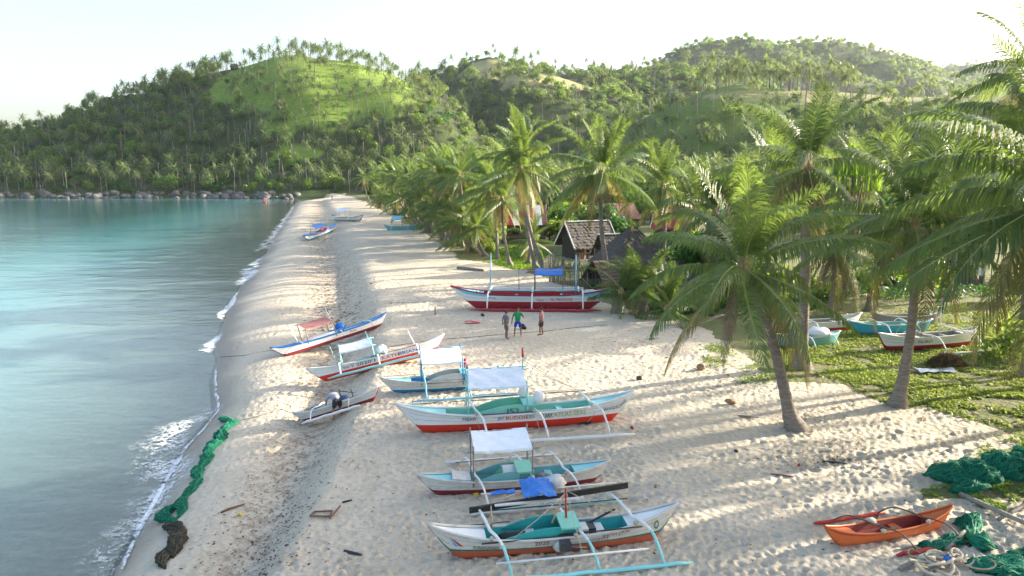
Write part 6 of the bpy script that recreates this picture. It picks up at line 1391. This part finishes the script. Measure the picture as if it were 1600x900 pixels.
for (px, Y, lab) in [(506, 440, 'small dark hut in the palm shade on the bright hillside'), (443, 395, 'tiny dark roofed hut in the clearing below the green hill'), (368, 455, 'low dark shelter near the grassy hill crest')]:
    X, Y, Z = atY(px, {506: 163, 443: 243, 368: 138}[px], Y); zz = float(zg(X, Y)); t = thing('hill_hut', lab, 'hut', (X, Y, zz)); gable_roof(t, 4.2, 1.9, 1.6, 3.6, .4, THATCH, 3); MB().box((0, 0, .7), (3.6, 3.2, 2.2)).build('walls', DARKIN, t)

# ------------------------------------------------------------------ haze
m, nt, nn, ll, bb_ = nodes_of('haze'); nn.remove(bb_)
pv = N(nt, 'ShaderNodeVolumePrincipled', {'Color': (.84, .92, 1, 1), 'Density': .00006, 'Anisotropy': .35}); ll.new(pv.outputs[0], nn['Material Output'].inputs['Volume'])
hz = MB().box((300, 1500, 180), (9600, 3900, 374)).build('haze', m); props(hz, 'thin pale morning haze over the bay and hills', kind='stuff')
# ------------------------------------------------------------------ labels: say which one of the many
ORD = ['leftmost', 'second from the left', 'third from the left', 'fourth from the left', 'fifth from the left', 'sixth from the left']
BINS = {
 'grove': [(870, 'behind the striped roof'), (965, 'behind the nipa hut'), (1075, 'behind the pointed thatch'), (1200, 'behind the leaning palm'), (1330, 'behind the thick pale trunk'), (1470, 'behind the dark trunk'), (9999, 'by the frame edge')],
 'hill': [(90, 'at the frame edge'), (190, 'over the middle boulders'), (300, 'left of the green hill'), (400, 'under the left shoulder'), (500, 'under the summit'), (600, 'over the end of the beach'), (9999, 'beside the valley')],
 'sky': [(380, 'on the left slope'), (450, 'left of the summit'), (520, 'right of the summit'), (590, 'on the right slope'), (9999, 'at the right foot')],
 'ridge': [(720, 'left of the first knoll'), (830, 'under the knolls'), (950, 'right of both knolls'), (1080, 'under the saddle'), (1300, 'under the dome'), (9999, 'near the frame edge')],
 'belt': [(620, 'near the far end'), (680, 'past the checked awning boat'), (730, 'past the dark wet trunk'), (790, 'left of the striped roof'), (850, 'near the striped roof'), (915, 'by the nipa hut'), (970, 'behind the bamboo fence'), (1040, 'behind the bushy young palm'), (9999, 'behind the leaning palm')],
 'rock': [(60, 'at the frame edge'), (150, 'in the left stretch'), (260, 'in the middle stretch'), (350, 'right of the middle'), (410, 'close to the sand'), (9999, 'where the sand begins')]}
by = {}
bpy.context.view_layer.update()
for o in list(bpy.data.objects):
    if o.parent is None and 'group' in o.keys() and 'label' in o.keys(): by.setdefault(o['label'], []).append(o)
for lab, os_ in by.items():
    if len(os_) < 2 or 'outside the frame' in lab: continue
    k = 'grove' if 'grove' in lab and 'ridge' not in lab else 'sky' if 'skyline' in lab or 'bright green hillside' in lab else 'ridge' if 'ridge' in lab or 'domed' in lab else 'belt' if 'belt' in lab else 'rock' if 'boulder' in lab else 'hill'
    if 'shrub' in lab: k = None
    sub_ = {}
    for o in os_:
        p = o.location; px = float(proj(p.x, p.y, p.z + 2)[0])
        w = next(t for e_, t in BINS[k] if px < e_) if k else ''
        sub_.setdefault(w, []).append((px, o))
    for w, lst in sub_.items():
        lst.sort(key=lambda q: q[0])
        for i, (px, o) in enumerate(lst):
            o['group'] = (o['group'] + ', ' + w).strip(', ')
            o['label'] = (lab + ' ' + w).strip() + ((', ' + ORD[i]) if 1 < len(lst) <= 6 else '')
            if len(o['label'].split()) > 16: o['label'] = o['label'].replace('coconut palm', 'palm').replace('mid sized', 'medium').replace('in the belt behind the beach edge', 'in the belt').replace('over the end of the beach', 'over the beach end')
            if len(o['label'].split()) > 16: o['label'] = o['label'].split(',')[0]
